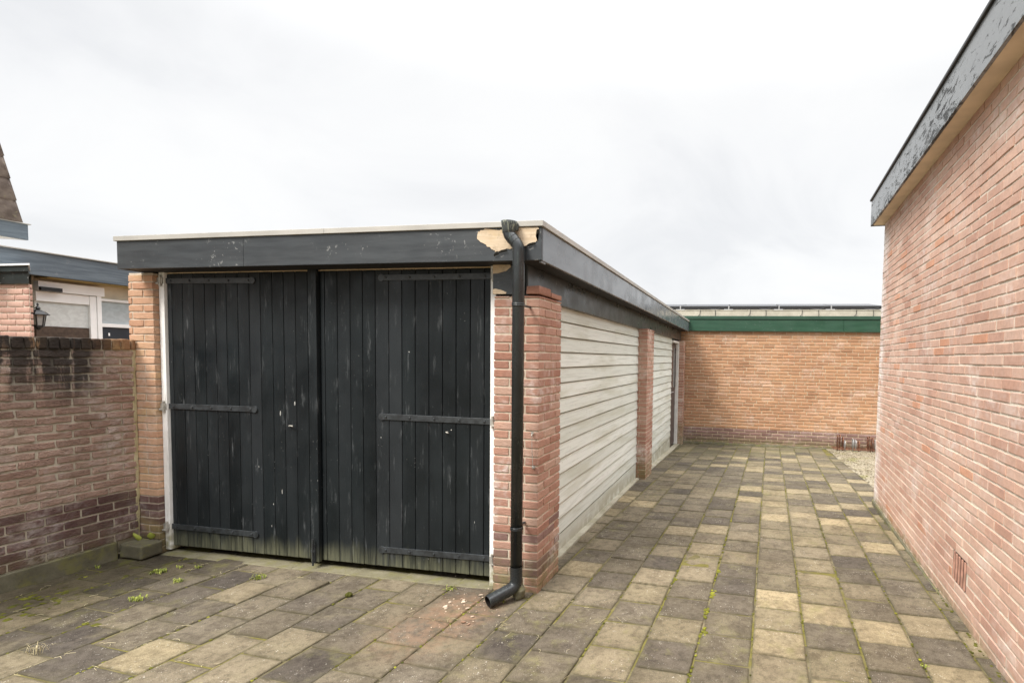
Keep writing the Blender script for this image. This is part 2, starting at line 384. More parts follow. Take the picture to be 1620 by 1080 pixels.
def joint_mat():
    t = T('joint_sand'); q = t.xyz(); c = t.mix(t.mr(t.noise(8, 5), .35, .65), (.085, .072, .05), (.19, .16, .10))
    band = t.mr(t.noise(2.1, 4, rough=.6), .40, .60)
    c = t.mix(t.mul(band, .85), c, (.15, .132, .032))
    c = t.mix(t.mr(t.noise(30, 4), .5, .7, 0, .5), c, (.07, .06, .03))
    return t.out(c, .95, .1, t.bump(t.noise(120, 4, rough=.7), .9, .004))
def gravel_mat():
    t = T('pale_gravel'); v = t.voro(42); r = t.voro(42, out=1)
    s = t.N('ShaderNodeSeparateColor'); t.set(s.inputs[0], r)
    c = t.ramp(s.outputs[0], [(0, (.16, .13, .08)), (.5, (.255, .215, .145)), (1, (.37, .33, .255))])
    c = t.mix(t.mul(t.mr(t.noise(3.5, 4), .54, .66), .5), c, (.2, .19, .06))
    return t.out(c, .85, .3, t.bump(t.mr(v, .6, .0), 1, .012))
def ground_mat():
    t = T('soil'); return t.out(t.mix(t.noise(1.5, 6), (.10, .085, .055), (.17, .15, .09)), .95, .2, t.bump(t.noise(30, 5), .6, .01))
def concrete(name, a, b, moss=.5, mz=None):
    t = T(name); q = t.xyz(); c = t.mix(t.mr(t.noise(5, 6, rough=.65), .32, .7), a, b)
    c = t.mix(t.mul(t.mr(t.noise(8, 6, rough=.7), .46, .66), moss), c, (.17, .16, .055))
    c = t.mix(t.mr(t.noise(75, 3), .55, .75, 0, .5), c, t.mix(1, c, (.55, .53, .5), 'MULTIPLY'))
    return t.out(c, .92, .25, t.bump(t.math('ADD', t.noise(130, 4), t.noise(22, 4)), .7, .003))
def moss_mat():
    t = T('moss_green'); R, G, B = t.bc(); c = t.ramp(R, [(0, (.055, .056, .014)), (.5, (.13, .128, .022)), (1, (.30, .30, .035))])
    return t.out(c, .95, .1, t.bump(t.noise(320, 3), 1, .003))
def leaf_mat(name, a, b):
    t = T(name); R, G, B = t.bc(); c = t.mix(R, a, b); m = t.out(c, .6, .3)
    t.b.inputs['Subsurface Weight'].default_value = 0; return m
def glass_mat(name, c, rough=.08):
    t = T(name); n = t.mix(t.mr(t.noise(1, 5, vec=t.scaled((16, 16, 22)), dist=.7), .35, .65), tuple(x*.86 for x in c), c)
    return t.out(n, rough, .6)
def roof_tile_mat():
    t = T('brown_roof_tile'); n = t.noise(7, 5, rough=.65); c = t.mix(t.mr(n, .3, .72), (.11, .085, .072), (.24, .195, .165))
    c = t.mix(t.mul(t.mr(t.noise(16, 4), .62, .7), .5), c, (.30, .27, .16)); return t.out(c, .8, .3, t.bump(t.noise(60, 4), .5, .002))
def rust_mat():
    t = T('rusty_steel'); c = t.mix(t.mr(t.noise(14, 5), .38, .62), (.10, .045, .03), (.22, .10, .06)); return t.out(c, .8, .3, t.bump(t.noise(120, 3), .5, .001))
def pvc_mat():
    t = T('grey_pvc_pipe'); q = t.xyz(); c = t.mix(t.mr(t.noise(3, 4), .35, .7), (.014, .017, .0185), (.027, .031, .033))
    s = t.mul(t.mr(t.noise(1, 5, vec=t.scaled((60, 60, 5)), rough=.7), .56, .68), t.mr(t.noise(2.2, 3), .45, .6)); c = t.mix(t.mul(s, .5), c, (.16, .22, .19))
    return t.out(c, t.mr(t.noise(7, 4), .3, .7, .20, .36), .5, t.bump(t.noise(60, 3), .15, .0008))
def crust_mat():
    t = T('flaking_bitumen'); f = t.mr(t.noise(1, 6, vec=t.scaled((55, 55, 16)), rough=.7), .50, .60)
    c = t.mix(f, (.045, .05, .048), (.22, .23, .18)); return t.out(c, .75, .4, t.bump(f, .8, .003))

mat['door'] = door_paint()
mat['fascia_front'] = fascia_paint('grey_fascia_paint', (.027, .031, .035), (.046, .052, .057), .42)
mat['fascia_side'] = fascia_paint('grey_paint_sky_sheen', (.125, .14, .156), (.165, .182, .20), .20, .35, (20, 2, 10))  # front fascia's grey, its colour lightened to carry the sky's sheen
mat['beam'] = fascia_paint('dark_beam_paint', (.022, .027, .028), (.05, .056, .056), .33, .35, (20, 1.6, 5))
mat['soffit_dark'] = plain('dark_soffit', (.02, .02, .021), .7)
mat['peel'] = peel_paint(); mat['siding'] = siding_paint(); mat['bare'] = bare_wood(); mat['tile'] = tile_mat(); mat['joint'] = joint_mat()
mat['gravel'] = gravel_mat(); mat['ground'] = ground_mat()
mat['concrete'] = concrete('pale_concrete', (.30, .275, .215), (.43, .40, .32), .35)
mat['mossy'] = concrete('mossy_concrete', (.10, .09, .06), (.17, .155, .105), .75)
mat['sill'] = concrete('stained_sill', (.145, .13, .082), (.215, .195, .13), .65)
mat['moss'] = moss_mat(); mat['weed'] = leaf_mat('weed_leaf', (.12, .15, .028), (.33, .36, .065)); mat['dry'] = leaf_mat('dry_grass', (.36, .30, .16), (.55, .48, .30))
mat['white'] = plain('white_frame_paint', (.70, .69, .66), .5, .4, .08, 9, .0006)
def white_foot():
    t = T('stained_white_paint'); q = t.xyz(); c = t.mix(t.mr(t.noise(9, 4), .3, .7), (.80, .785, .755), (.88, .87, .85))
    f = t.mul(t.mr(q[2], .26, .04), t.mr(t.noise(14, 4), .25, .6)); c = t.mix(t.mul(f, .9), c, (.27, .25, .13))
    c = t.mix(t.mr(t.noise(1, 4, vec=t.scaled((60, 60, 7))), .6, .72, 0, .5), c, (.45, .43, .38)); return t.out(c, .55, .4, t.bump(t.noise(70, 3), .3, .0008))
mat['white_foot'] = white_foot()
mat['strap'] = plain('black_iron', (.030, .034, .037), .38, .5, .35, 25, .0018)
mat['zinc'] = plain('galvanised_steel', (.40, .38, .34), .5, .5, .25, 20, .001, .35)
mat['trim'] = plain('beige_roof_trim', (.40, .383, .35), .5, .4, .1, 4)
mat['felt'] = plain('roof_felt', (.05, .05, .05), .9, .2, .2, 3, .003)
mat['green'] = fascia_paint('green_fascia_paint', (.014, .055, .031), (.022, .074, .042), .40, .25, (2.2, 2, 22))
mat['green_top'] = plain('green_trim', (.026, .066, .042), .4, .5, .1)
mat['beige_conc'] = concrete('roof_upstand', (.42, .385, .31), (.52, .48, .39), .14)
mat['pv'] = plain('solar_cell', (.018, .02, .028), .25, .5, .2, 12); mat['black'] = plain('black_plastic', (.015, .015, .016), .45)
mat['alu'] = plain('aluminium', (.38, .38, .38), .5, .5, .08, 10, 0, .4)
mat['pvc'] = pvc_mat(); mat['crust'] = crust_mat(); mat['rust'] = rust_mat()
mat['soffit_cream'] = plain('cream_soffit', (.70, .585, .43), .7, .3, .1, 5)
mat['blue_fascia'] = fascia_paint('blue_grey_fascia', (.075, .095, .115), (.135, .165, .19), .5, .2, (20, 3, 40))
mat['dark_green'] = fascia_paint('dark_green_paint', (.010, .017, .017), (.018, .026, .026), .45, .6, (4, 4, 30))
mat['cream'] = plain('cream_board', (.62, .57, .44), .6); mat['ochre'] = plain('ochre_soffit', (.42, .31, .12), .7)
mat['upvc'] = plain('white_upvc', (.90, .90, .89), .4, .4, .04)
mat['curtain'] = glass_mat('net_curtain_glass', (.68, .72, .71)); mat['curtain2'] = glass_mat('grey_curtain_glass', (.46, .52, .54))
mat['brownwood'] = plain('brown_slats', (.085, .06, .045), .6, .3, .25, 30); mat['navy'] = plain('navy_panel', (.022, .032, .043), .4)
mat['rtile'] = roof_tile_mat(); mat['lamp_glass'] = glass_mat('lamp_glass', (.42, .43, .42), .15)
mat['chip'] = leaf_mat('wood_chip', (.24, .14, .09), (.60, .50, .38)); mat['terracotta'] = plain('terracotta_vent', (.42, .235, .175), .85, .2, .2, 20, .002)
mat['doorglass'] = plain('side_door_glass', (.05, .045, .045), .08, .6); mat['doorbrown'] = plain('brown_door', (.085, .065, .06), .5, .4, .2, 12)
mat['wallbrick'] = plain('plain_brick', (.40, .24, .18), .9, .2, .2, 8, .004); mat['hole'] = plain('painted_cavity_shade', (.012, .009, .008), .95, .1)  # the black paints in the shade inside vent and spout

# ------------------------------------------------------------------ ground
def gz(x, y): return -.0048+.0124*x-.0237*y-(.022*max(0, y-3.8))
g = MB(); xs = np.concatenate([[-600, -150, -40, -15], np.linspace(-9, 9, 37), [15, 40, 150, 600]])
ys = np.concatenate([[-600, -150, -40, -12], np.linspace(-7, 12, 39), [16, 40, 150, 600]])
vv = [(a, b, gz(np.clip(a, -12, 12), np.clip(b, -9, 12))-.045) for a in xs for b in ys]; nb = len(ys)
g.add(vv, [(i*nb+j, (i+1)*nb+j, (i+1)*nb+j+1, i*nb+j+1) for i in range(len(xs)-1) for j in range(nb-1)])
tag(g.build('ground', mat['ground'], smooth=True), kind='structure')

TS, TX, TY, TR = .288, 1.4355, .4408, .044
def tile_uv(i, j): return (TX+i*TS+j*TS*TR, TY+j*TS-i*TS*TR)
U2 = np.array([1, -TR, 0])/math.hypot(1, TR); V2 = np.array([TR, 1, 0])/math.hypot(1, TR)
pav = MB(); joints = MB(); JL = []
TILEMAP = {}    # tones of the nearest slabs in the lane, row by row
for ci, first, row in ((0, -4, (.5, .85, .88, 1, .6, .35, .3, .3, .8, .7)), (1, -4, (.9, .88, .04, .92, .9, .88, .85, .32, .85, .8, .4)), (2, -4, (.08, .3, .9, .22, .55, .3, .1, .5, .45)),
                       (3, -4, (.6, .85, .06, .6, .3, .12, .45, .12, .85, .4)), (-1, -4, (.3, .42, .4, .12, .06, .12, .4, .45, .3)), (-2, -5, (.6, .1, .8, .25, .3, .42, .4, .6, .3)),
                       (-3, -5, (.3, .4, .55, .1, .85, .4, .1, .35, .3)), (-4, -4, (.1, .2, .3, .25, .4, .1, .3)), (-5, -3, (.2, .4, .3, .8, .1, .3))):
    for k_, v_ in enumerate(row): TILEMAP[(ci, first+k_)] = v_
for i in range(-18, 6):
    for jj in range(-17, 30):
        j = jj-(.5 if i % 2 else 0); a, b = tile_uv(i+.5, j+.5)
        if b > 8.42 or a < -3.75 or (a < -.30 and b > .12): continue
        if a > 3.02 and b > 3.28: continue
        if a > 2.9+.05*b: continue
        rr = random.random()
        ptan = .18+.42*min(1, max(0, (a-.9)/1.3))*(1 if b < 3 else .75)+(.16 if b > 3 else 0)
        ptan = .09 if a < .9 else .14+.38*min(1, (a-.9)/.7)*(1 if b < 3.2 else .55)
        R = random.uniform(.6, 1) if rr < ptan else random.betavariate(1.3, 2.2)*.62
        if (i, jj) in TILEMAP: R = TILEMAP[(i, jj)]+random.uniform(-.05, .05)
        G = random.random(); tx_, ty_ = random.gauss(0, .008), random.gauss(0, .008); dz = random.gauss(0, .0024)
        ang = random.gauss(0, .004)
        def xf(p, a=a, b=b, tx_=tx_, ty_=ty_, dz=dz, ang=ang):
            u = p[:, 0]*math.cos(ang)-p[:, 1]*math.sin(ang); w = p[:, 0]*math.sin(ang)+p[:, 1]*math.cos(ang)
            x_ = a+u*U2[0]+w*V2[0]; y_ = b+u*U2[1]+w*V2[1]
            z0 = gz(a, b); sxx = (gz(a+.1, b)-z0)/.1; syy = (gz(a, b+.1)-z0)/.1
            return np.stack([x_, y_, z0+sxx*(x_-a)+syy*(y_-b)+dz+p[:, 2]+tx_*u+ty_*w], 1)
        hw = TS/2-random.uniform(.0030, .0060); hl = TS/2-random.uniform(.0028, .0050)
        near = b < 3.2
        def tcol(p, R=R, G=G, hw=hw, hl=hl):
            e_ = np.maximum(np.abs(p[:, 0])-hw, np.abs(p[:, 1])-hl); B_ = np.clip((e_+.020)/.016, 0, 1)
            return np.stack([np.full(len(p), R), np.full(len(p), G), B_], 1)
        pav.rbox((-hw, -hl, -.04), (hw, hl, 0), r=.0075, n=(6, 6, 1) if near else (3, 3, 1), amp=.0016, freq=14, amp2=.0012 if near else 0, freq2=45, seed=random.randint(0, 999), c=tcol, skip=('-z',), xf=xf)
        JL.append((a, b, i))
tag(pav.build('paving', mat['tile'], smooth=True), kind='structure')
nx_, ny_ = 30, 44
vv = []; X0, X1, Y0, Y1 = -3.6, 3.25, -4.6, 8.45
for a in np.linspace(X0, X1, nx_+1):
    for b in np.linspace(Y0, Y1, ny_+1): vv.append((a, b, gz(a, b)-.007))
joints.add(vv, [(i*(ny_+1)+j, (i+1)*(ny_+1)+j, (i+1)*(ny_+1)+j+1, i*(ny_+1)+j+1) for i in range(nx_) for j in range(ny_)])
tag(joints.build('joint_bed', mat['joint'], smooth=True), kind='structure')
gr = MB(); vv = []
for a in np.linspace(3.02, 8, 26):
    for b in np.linspace(3.2, 8.4, 27): vv.append((a, b, gz(a, b)+.004+.006*math.sin(a*9+b*5)))
gr.add(vv, [(i*27+j, (i+1)*27+j, (i+1)*27+j+1, i*27+j+1) for i in range(25) for j in range(26)])
tag(gr.build('gravel', mat['gravel'], smooth=True), kind='structure')
pb = MB()
for k in range(900):
    a = random.uniform(3.02, 3.9); b = random.uniform(3.3, 8.1); s_ = random.uniform(.006, .014); z = gz(a, b)+.008
    pb.rbox((a-s_, b-s_*.8, z-s_*.3), (a+s_, b+s_*.8, z+s_), r=s_*.7, n=(1, 1, 1), c=(random.random(),)*3, skip=('-z',))
tag(pb.build('gravel_stones', mat['gravel'], smooth=True), kind='stuff')

# ------------------------------------------------------------------ brickwork
def xf_wall(O, U, N):
    O = np.asarray(O, float); U = np.asarray(U, float); N = np.asarray(N, float)
    return lambda p: O+p[:, :1]*U+p[:, 1:2]*N+p[:, 2:]*np.array([0, 0, 1.])
def wall(mb, O, U, N, u0, u1, z0, z1, pitch, length, joint=.011, proud=.004, amp=.0018, plinth_z=None, phase=0, n=(5, 1, 2), hole=None, recess=.005, quarter=False, freq=26, tone=None):
    xf = xf_wall(O, U, N); k = 0; z = z0
    while z < z1-.02:
        zt = min(z+pitch, z1); off = ((k % 2)*.5+(random.choice((0, .25)) if quarter else 0))*length+phase; a = u0-length+(off % length)
        while a < u1:
            b = a+length; ua, ub = max(a, u0), min(b, u1)
            if ub-ua > .03 and not (hole and ua < hole[1]-.02 and ub > hole[0]+.02 and z < hole[3]-.01 and zt > hole[2]+.01):
                segs = [(ua, ub)]
            elif hole and ub-ua > .03:
                segs = [s_ for s_ in ((ua, min(ub, hole[0])), (max(ua, hole[1]), ub)) if s_[1]-s_[0] > .035]
            else: segs = []
            for (pa, pb_) in segs:
                R = min(1, max(0, random.betavariate(2.2, 2.2))) if tone is None else tone(.5*(pa+pb_), z)
                pz = 1.0 if (plinth_z is not None and z+.5*pitch < plinth_z) else 0
                dz = random.gauss(0, .0009); pr = proud+random.gauss(0, .0012)
                nn = (max(1, round(n[0]*(pb_-pa)/length)), n[1], n[2])
                mb.rbox((pa+joint/2+random.uniform(-.0015, .0015), -.03, z+dz+joint/2), (pb_-joint/2+random.uniform(-.0015, .0015), pr, zt+dz-joint/2),
                        r=.003, n=nn, amp=amp, freq=freq, amp2=amp*.6, freq2=freq*2.6, seed=random.randint(0, 9999), c=(R, random.random(), pz), skip=('-y',), xf=xf)
            a = b
        z += pitch; k += 1
    O = np.asarray(O, float); U = np.asarray(U, float); N = np.asarray(N, float)
    if not hole: pieces = [(u0, u1, z0, z1)]
    else: pieces = [(u0, hole[0], z0, z1), (hole[1], u1, z0, z1), (hole[0], hole[1], z0, hole[2]), (hole[0], hole[1], hole[3], z1)]
    for (a, b, c_, d) in pieces:
        mb.grid(O+a*U-recess*N+np.array([0, 0, c_]), (b-a)*U, (0, 0, d-c_), max(1, int((b-a)/.05)), max(1, int((d-c_)/.03)), mat=1, amp=min(.0022, recess*.45), freq=30, N=N)
def pier(mb, x0, x1, y0, y1, z0, z1, pitch, plinth_z=None, plinth_p=1., joint=.011, top_only=None, amp=.0018):
    z = z0; k = 0
    def brk(xa, xb, ya, yb, z, zt):
        R = random.betavariate(2.2, 2.2); pz = 1. if (plinth_z is not None and z+.5*pitch < plinth_z and random.random() < plinth_p) else 0
        o = random.uniform(-.0022, .0022); o2 = random.uniform(-.0022, .0022)
        mb.rbox((xa+joint/2, ya+joint/2+o, z+joint/2), (xb-joint/2+o2, yb-joint/2+o, zt-joint/2), r=.003, n=(5, 5, 3), amp=amp, freq=24, amp2=amp*.6, freq2=70,
                seed=random.randint(0, 9999), c=(R, random.random(), pz))
    while z < z1-.02:
        zt = min(z1, z+pitch); w = x1-x0; d = y1-y0
        if k % 2 == 0:      # stretcher on the front at the corner
            a = min(.215, w); brk(x1-a, x1, y0, y0+min(.105, d), z, zt)
            if w-a > .03: brk(x0, x1-a, y0, y0+min(.215, d), z, zt)
            y = y0+.105
            while y < y1-.03: brk(x1-min(.105, w), x1, y, min(y1, y+.215), z, zt); y += .215
        else:
            b = min(.105, w); brk(x1-b, x1, y0, y0+min(.215, d), z, zt)
            if w-b > .03: brk(x0 if w-b < .26 else x1-b-.215, x1-b, y0, y0+min(.105, d), z, zt)
            if w-b >= .26: brk(x0, x1-b-.215, y0, y0+min(.105, d), z, zt)
            y = y0+.215
            while y < y1-.03: brk(x1-b, x1, y, min(y1, y+.215), z, zt); y += .215
        z += pitch; k += 1
    mb.rbox((x0+.0105, y0+.0105, z0), (x1-.0105, y1-.0105, z1-.008), r=.004, n=(6, 6, 30), amp=.002, freq=30, mat=1)

# ------------------------------------------------------------------ garage
gar = thing('garage', (-1.65, 0, 0), 'low flat roofed garage with black double doors, grey fascia and white plank sides', 'garage')
YB = 8.30
p = MB(); pier(p, -.333, 0, 0, .42, -.02, 1.985, .0583, plinth_z=.46, plinth_p=.4)
for (a, b, ya, yb) in ((-.100, 0, 0, .21), (-.1, 0, .21, .42)):      # loose top course in front of the beam
    p.rbox((a, ya+.003, 1.992), (b-.004, yb-.003, 2.046-.02*(ya > .1)), r=.004, n=(3, 4, 2), amp=.003, freq=20, seed=int(ya*99)+3, c=(.05 if ya == 0 else .3, .5, 0))
p.build('brick_pier', [mat['brick_pier'], mat['mortar_pier']], gar, True)
p = MB(); pier(p, -.150, 0, 3.82, 4.33, gz(0, 4)-.04, 1.99, .0583); p.build('brick_pier', [mat['brick_pier'], mat['mortar_pier']], gar, True)
p = MB(); pier(p, -.150, 0, 8.02, 8.30, gz(0, 8.2)-.04, 1.97, .0583); p.build('brick_pier', [mat['brick_pier'], mat['mortar_pier']], gar, True)
p = MB(); pier(p, -3.462, -3.205, 0, .215, -.05, 2.185, .0583, plinth_z=.40); o = p.build('brick_pier', [mat['brick_lpier'], mat['mortar_pier']], gar, True)
o['label'] = 'orange tinted brick pier at the garden wall end'
w = MB(); w.box((-3.44, .215, -.3), (-3.30, YB, 2.18)); w.build('side_wall', mat['wallbrick'], gar)
w = MB(); w.box((-3.44, YB-.02, -.5), (-.15, YB+.02, 2.18)); w.build('rear_wall', mat['wallbrick'], gar)
# frame
f = MB(); f.box((-3.205, .045, -.02), (-3.155, .12, 2.20), r=.003); f.box((-.375, .045, -.01), (-.335, .12, 2.20), r=.003); f.box((-3.155, .072, 2.178), (-.375, .12, 2.20), r=.003, mat=1)
f.build('door_frame', [mat['white_foot'], mat['bare']], gar)
# leaves
def leaf(edges, z0f, flakes, bolt=None, astragal=None):
    m = MB()
    for a, b in zip(edges[:-1], edges[1:]):
        zb = z0f(.5*(a+b))
        m.rbox((a+.0018, .066, zb), (b-.0018, .095, 2.178), r=.005, n=(1, 1, 8), amp=.0008, freq=9, seed=random.randint(0, 999), c=(random.random()**2, random.random(), 0))
    m.box((edges[0], .088, z0f(edges[0])+.012), (edges[-1], .105, 2.17))
    if astragal: m.rbox((astragal[0], .036, z0f(astragal[0])-.006), (astragal[1], .066, 2.195), r=.004, n=(1, 1, 6), amp=.0008, freq=9, c=(.2, 0, 0))
    for (x_, z_, w_, h_) in flakes:
        q = 9; w_ *= .55; h_ *= .75; pts = [(x_+w_*math.cos(t_)*random.uniform(.55, 1), .0655, z_+h_*math.sin(t_)*random.uniform(.6, 1)) for t_ in [2*math.pi*k/q for k in range(q)]]
        m.poly(pts, (0, .002, 0), mat=1)
    return m
eL = [-3.155, -3.109, -3.005, -2.899, -2.791, -2.688, -2.587, -2.48, -2.375, -2.273, -2.166, -2.064, -1.96, -1.852, -1.752]
eR = [-1.743, -1.707, -1.599, -1.491, -1.388, -1.283, -1.174, -1.069, -.963, -.856, -.75, -.645, -.537, -.432, -.378]
zdoor = lambda x_: .012+.012*(x_+3.1)
mat['flake'] = plain('bare_door_wood', (.36, .355, .33), .8, .3, .2, 40)
dL = leaf(eL, zdoor, [(-1.975, 1.20, .011, .030), (-2.105, 1.12, .010, .034), (-2.10, .52, .008, .03), (-2.31, .70, .005, .014), (-2.18, .42, .006, .012), (-2.2, .25, .005, .016)], astragal=(-1.822, -1.75)).build('garage_door', [mat['door'], mat['flake']], gar)
dR = leaf(eR, zdoor, [(-1.01, 1.60, .012, .006), (-.68, 1.06, .012, .006), (-1.24, .98, .006, .010), (-.50, .42, .004, .012)]).build('garage_door', [mat['door'], mat['flake']], gar)
dL['label'] = 'left door leaf with raised cover strip and white scuffs'; dR['label'] = 'right door leaf with long hinge straps'
def strap(x0, x1, z, tilt, knob, leafo):
    m = MB(); d = 1 if x1 > x0 else -1
    xf = lambda p: np.stack([p[:, 0], p[:, 1], p[:, 2]+z+tilt*(p[:, 0]-x0)], 1)
    m.rbox((min(x0, x1), .0575, -.021), (max(x0, x1), .068, .021), r=.002, n=(6, 1, 1), amp=.0008, freq=14, xf=xf)
    if knob: m.poly([(x1+.026*math.cos(a), .0565, z+tilt*(x1-x0)+.026*math.sin(a)) for a in [2*math.pi*k/14 for k in range(14)]][::-1], (0, .012, 0))
    for k in range(5):
        bx = x0+(x1-x0)*(.06+.225*k); bz = z+tilt*(bx-x0)
        m.tube([(bx, .0585, bz), (bx, .0525, bz), (bx, .051, bz)], [.0095, .0085, .004], seg=8)
    m.build('hinge_strap', mat['strap'], leafo)
    b = MB(); s_ = -d
    b.box((x0+s_*.003, .036, z-.024), (x0+s_*.062, .0445, z+.024), r=.002); b.tube([(x0+s_*.022, .035, z-.042), (x0+s_*.022, .035, z+.042)], .010, seg=10)
    b.box((x0+s_*.02, .02, z-.03), (x0+s_*.05, .036, z-.018), r=.002)
    b.build('hinge_bracket', mat['zinc'], leafo)
strap(-3.155, -2.335, 2.122, -.008, True, dL); strap(-3.155, -2.335, 1.135, .008, True, dL); strap(-3.155, -2.345, .168, .004, True, dL)
strap(-.372, -1.225, 2.122, 0, True, dR); strap(-.372, -1.228, 1.132, 0, True, dR); strap(-.372, -1.235, .176, .02, True, dR)
b = MB(); b.box((-1.80, .022, .02), (-1.775, .036, .16)); b.tube([(-1.787, .018, .0), (-1.787, .018, .2)], .007, seg=8); b.box((-1.805, .016, .10), (-1.77, .024, .115)); b.build('drop_bolt', mat['strap'], dL)
b = MB(); b.tube([(-2.015, .066, 1.03), (-2.015, .052, 1.03), (-1.99, .046, 1.032), (-1.975, .046, 1.03)], .005, seg=8); b.build('handle', mat['zinc'], dL)
b = MB(); b.tube([(-.71, .066, 1.045), (-.71, .05, 1.045), (-.69, .046, 1.04)], .005, seg=8); b.build('handle', mat['zinc'], dR)
# fascia
f = MB(); f.rbox((-3.333, -.143, 2.182), (-2.18, -.12, 2.388), r=.003, n=(8, 1, 2), amp=.001, freq=3); f.rbox((-2.178, -.1435, 2.182), (.064, -.12, 2.388), r=.003, n=(10, 1, 2), amp=.001, freq=3)
f.box((-3.333, -.12, 2.182), (-3.31, YB, 2.388))
fa = f.build('front_fascia', mat['fascia_front'], gar)
f = MB(); y = -.1185
for ln in (2.44, 2.44, 2.44, 1.30):
    y2 = min(YB-.02, y+ln); f.rbox((.041, y, 2.182), (.0645, y2-.002, 2.386), r=.003, n=(1, 8, 2), amp=.0012, freq=2.5); y = y2
f.rbox((.041, -.1215, 2.17), (.056, -.05, 2.182), r=.002)
fs = f.build('side_fascia', mat['fascia_side'], gar)
bw = MB()
pts = [(-.371, 2.335), (-.366, 2.358), (-.345, 2.378), (-.30, 2.384), (-.06, 2.384), (.045, 2.384), (.049, 2.372), (.035, 2.352), (.028, 2.335), (.036, 2.318), (.040, 2.300), (.020, 2.292), (-.02, 2.276), (-.075, 2.256), (-.12, 2.262), (-.19, 2.246), (-.235, 2.242), (-.25, 2.248), (-.30, 2.272), (-.345, 2.302)]
pts2 = []
for k in range(len(pts)):
    a, b = pts[k], pts[(k+1) % len(pts)]
    for t_ in (0, .33, .66): pts2.append((a[0]+(b[0]-a[0])*t_+random.gauss(0, .0045)*(t_ > 0), a[1]+(b[1]-a[1])*t_+random.gauss(0, .0045)*(t_ > 0)))
bw.poly([(q[0], -.1462, q[1]) for q in pts2], (0, .003, 0)); o = bw.build('bare_wood_patch', mat['bare'], fa); o['label'] = 'patch of bare plywood where the paint has peeled'
# curled paint lips round the patch
for (x_, z_, w_) in ((-.06, 2.248, .06), (.0, 2.270, .05), (-.19, 2.232, .05), (.045, 2.345, .016), (-.235, 2.214, .03)):
    fl = MB(); fl.poly([(x_-w_*.6, -.145, z_-.004), (x_+w_*.6, -.145, z_+.008), (x_+w_*.5, -.158, z_+.020), (x_-w_*.1, -.160, z_+.014), (x_-w_*.5, -.156, z_+.006)], (0, -.0015, .0))
    fl.build('peeling_paint', mat['fascia_front'], fa)
t = MB(); t.box((-3.348, -.156, 2.389), (-1.5, -.12, 2.424)); t.box((-1.4985, -.1562, 2.389), (.078, -.12, 2.4235)); t.box((.05, -.119, 2.389), (.078, 2.3, 2.424)); t.box((.05, 2.302, 2.389), (.0783, 5.3, 2.4242)); t.box((.05, 5.302, 2.389), (.078, YB-.03, 2.424)); t.box((-3.348, -.119, 2.389), (-3.32, YB, 2.424))
t.build('roof_trim', mat['trim'], gar)
r = MB(); r.box((-3.319, -.119, 2.30), (.040, YB-.03, 2.402)); r.build('roof', mat['felt'], gar)
s_ = MB(); s_.box((-3.30, -.1195, 2.186), (.0405, .064, 2.2), r=.001); s_.box((-.36, .066, 2.186), (.0405, YB-.03, 2.2), r=.001); s_.build('soffit', mat['soffit_dark'], gar)
b = MB(); b.rbox((-.26, .03, 1.982), (-.100, 2.95, 2.1855), r=.003, n=(1, 10, 2), amp=.0012, freq=2.5); b.rbox((-.26, 2.953, 1.982), (-.1005, 5.6, 2.1855), r=.003, n=(1, 10, 2), amp=.0012, freq=2.5, seed=4); b.rbox((-.26, 5.603, 1.982), (-.100, YB-.03, 2.1855), r=.003, n=(1, 8, 2), amp=.0012, freq=2.5, seed=9)
b.build('side_beam', mat['beam'], gar)
b = MB(); b.box((-.334, -.004, 1.990), (-.118, .02, 2.184), r=.003); bo = b.build('corner_board', mat['fascia_front'], gar)
b = MB(); b.poly([(-.333, -.0062, 2.183), (-.21, -.0062, 2.183), (-.205, -.0062, 2.168), (-.24, -.0062, 2.142), (-.30, -.0062, 2.128), (-.333, -.0062, 2.126)], (0, .003, 0)); b.build('bare_wood_patch', mat['bare'], bo); b = MB(); b.poly([(-.333, -.0062, 2.024), (-.315, -.0062, 2.028), (-.27, -.0062, 2.018), (-.235, -.0062, 2.003), (-.24, -.0062, 1.993), (-.333, -.0062, 1.993)], (0, .003, 0))
b.build('bare_wood_patch', mat['bare'], bo)
# siding
def siding(y0, y1, ztop, zbot, pitch, gpl):
    m = MB(); z = ztop
    while z-pitch > zbot-.02:
        zl = z-pitch
        def xf(p, zl=zl): return np.stack([p[:, 0]-.013*np.clip((p[:, 2]-zl)/pitch, 0, 1), p[:, 1], p[:, 2]], 1)
        m.rbox((-.165, y0, zl+.0125), (-.128, y1, z+.004), r=.003, n=(1, 12, 1), amp=.0016, freq=2.2, seed=random.randint(0, 99), c=(random.random(), random.random(), 0), xf=xf)
        z = zl
    m.box((-.19, y0, zbot-.1), (-.166, y1, ztop))
    o = m.build('plank_cladding', mat['siding'], gar)
    m = MB(); vv = []
    za, zb_ = gz(0, y0), gz(0, y1)
    m.add([(-.18, y0, za-.06), (-.138, y0, za-.06), (-.138, y0, z-.004), (-.18, y0, z-.004), (-.18, y1, zb_-.06), (-.138, y1, zb_-.06), (-.138, y1, z-.004), (-.18, y1, z-.004)], [(0, 1, 2, 3), (7, 6, 5, 4), (1, 5, 6, 2), (0, 3, 7, 4), (3, 2, 6, 7)], c=(.1, .5, 0))
    m.build('base_plank', mat['siding'], o)
    return o
siding(.415, 3.825, 1.982, .128, .1236, None)
o = siding(4.325, 7.12, 1.985, -.03, .1236, None)
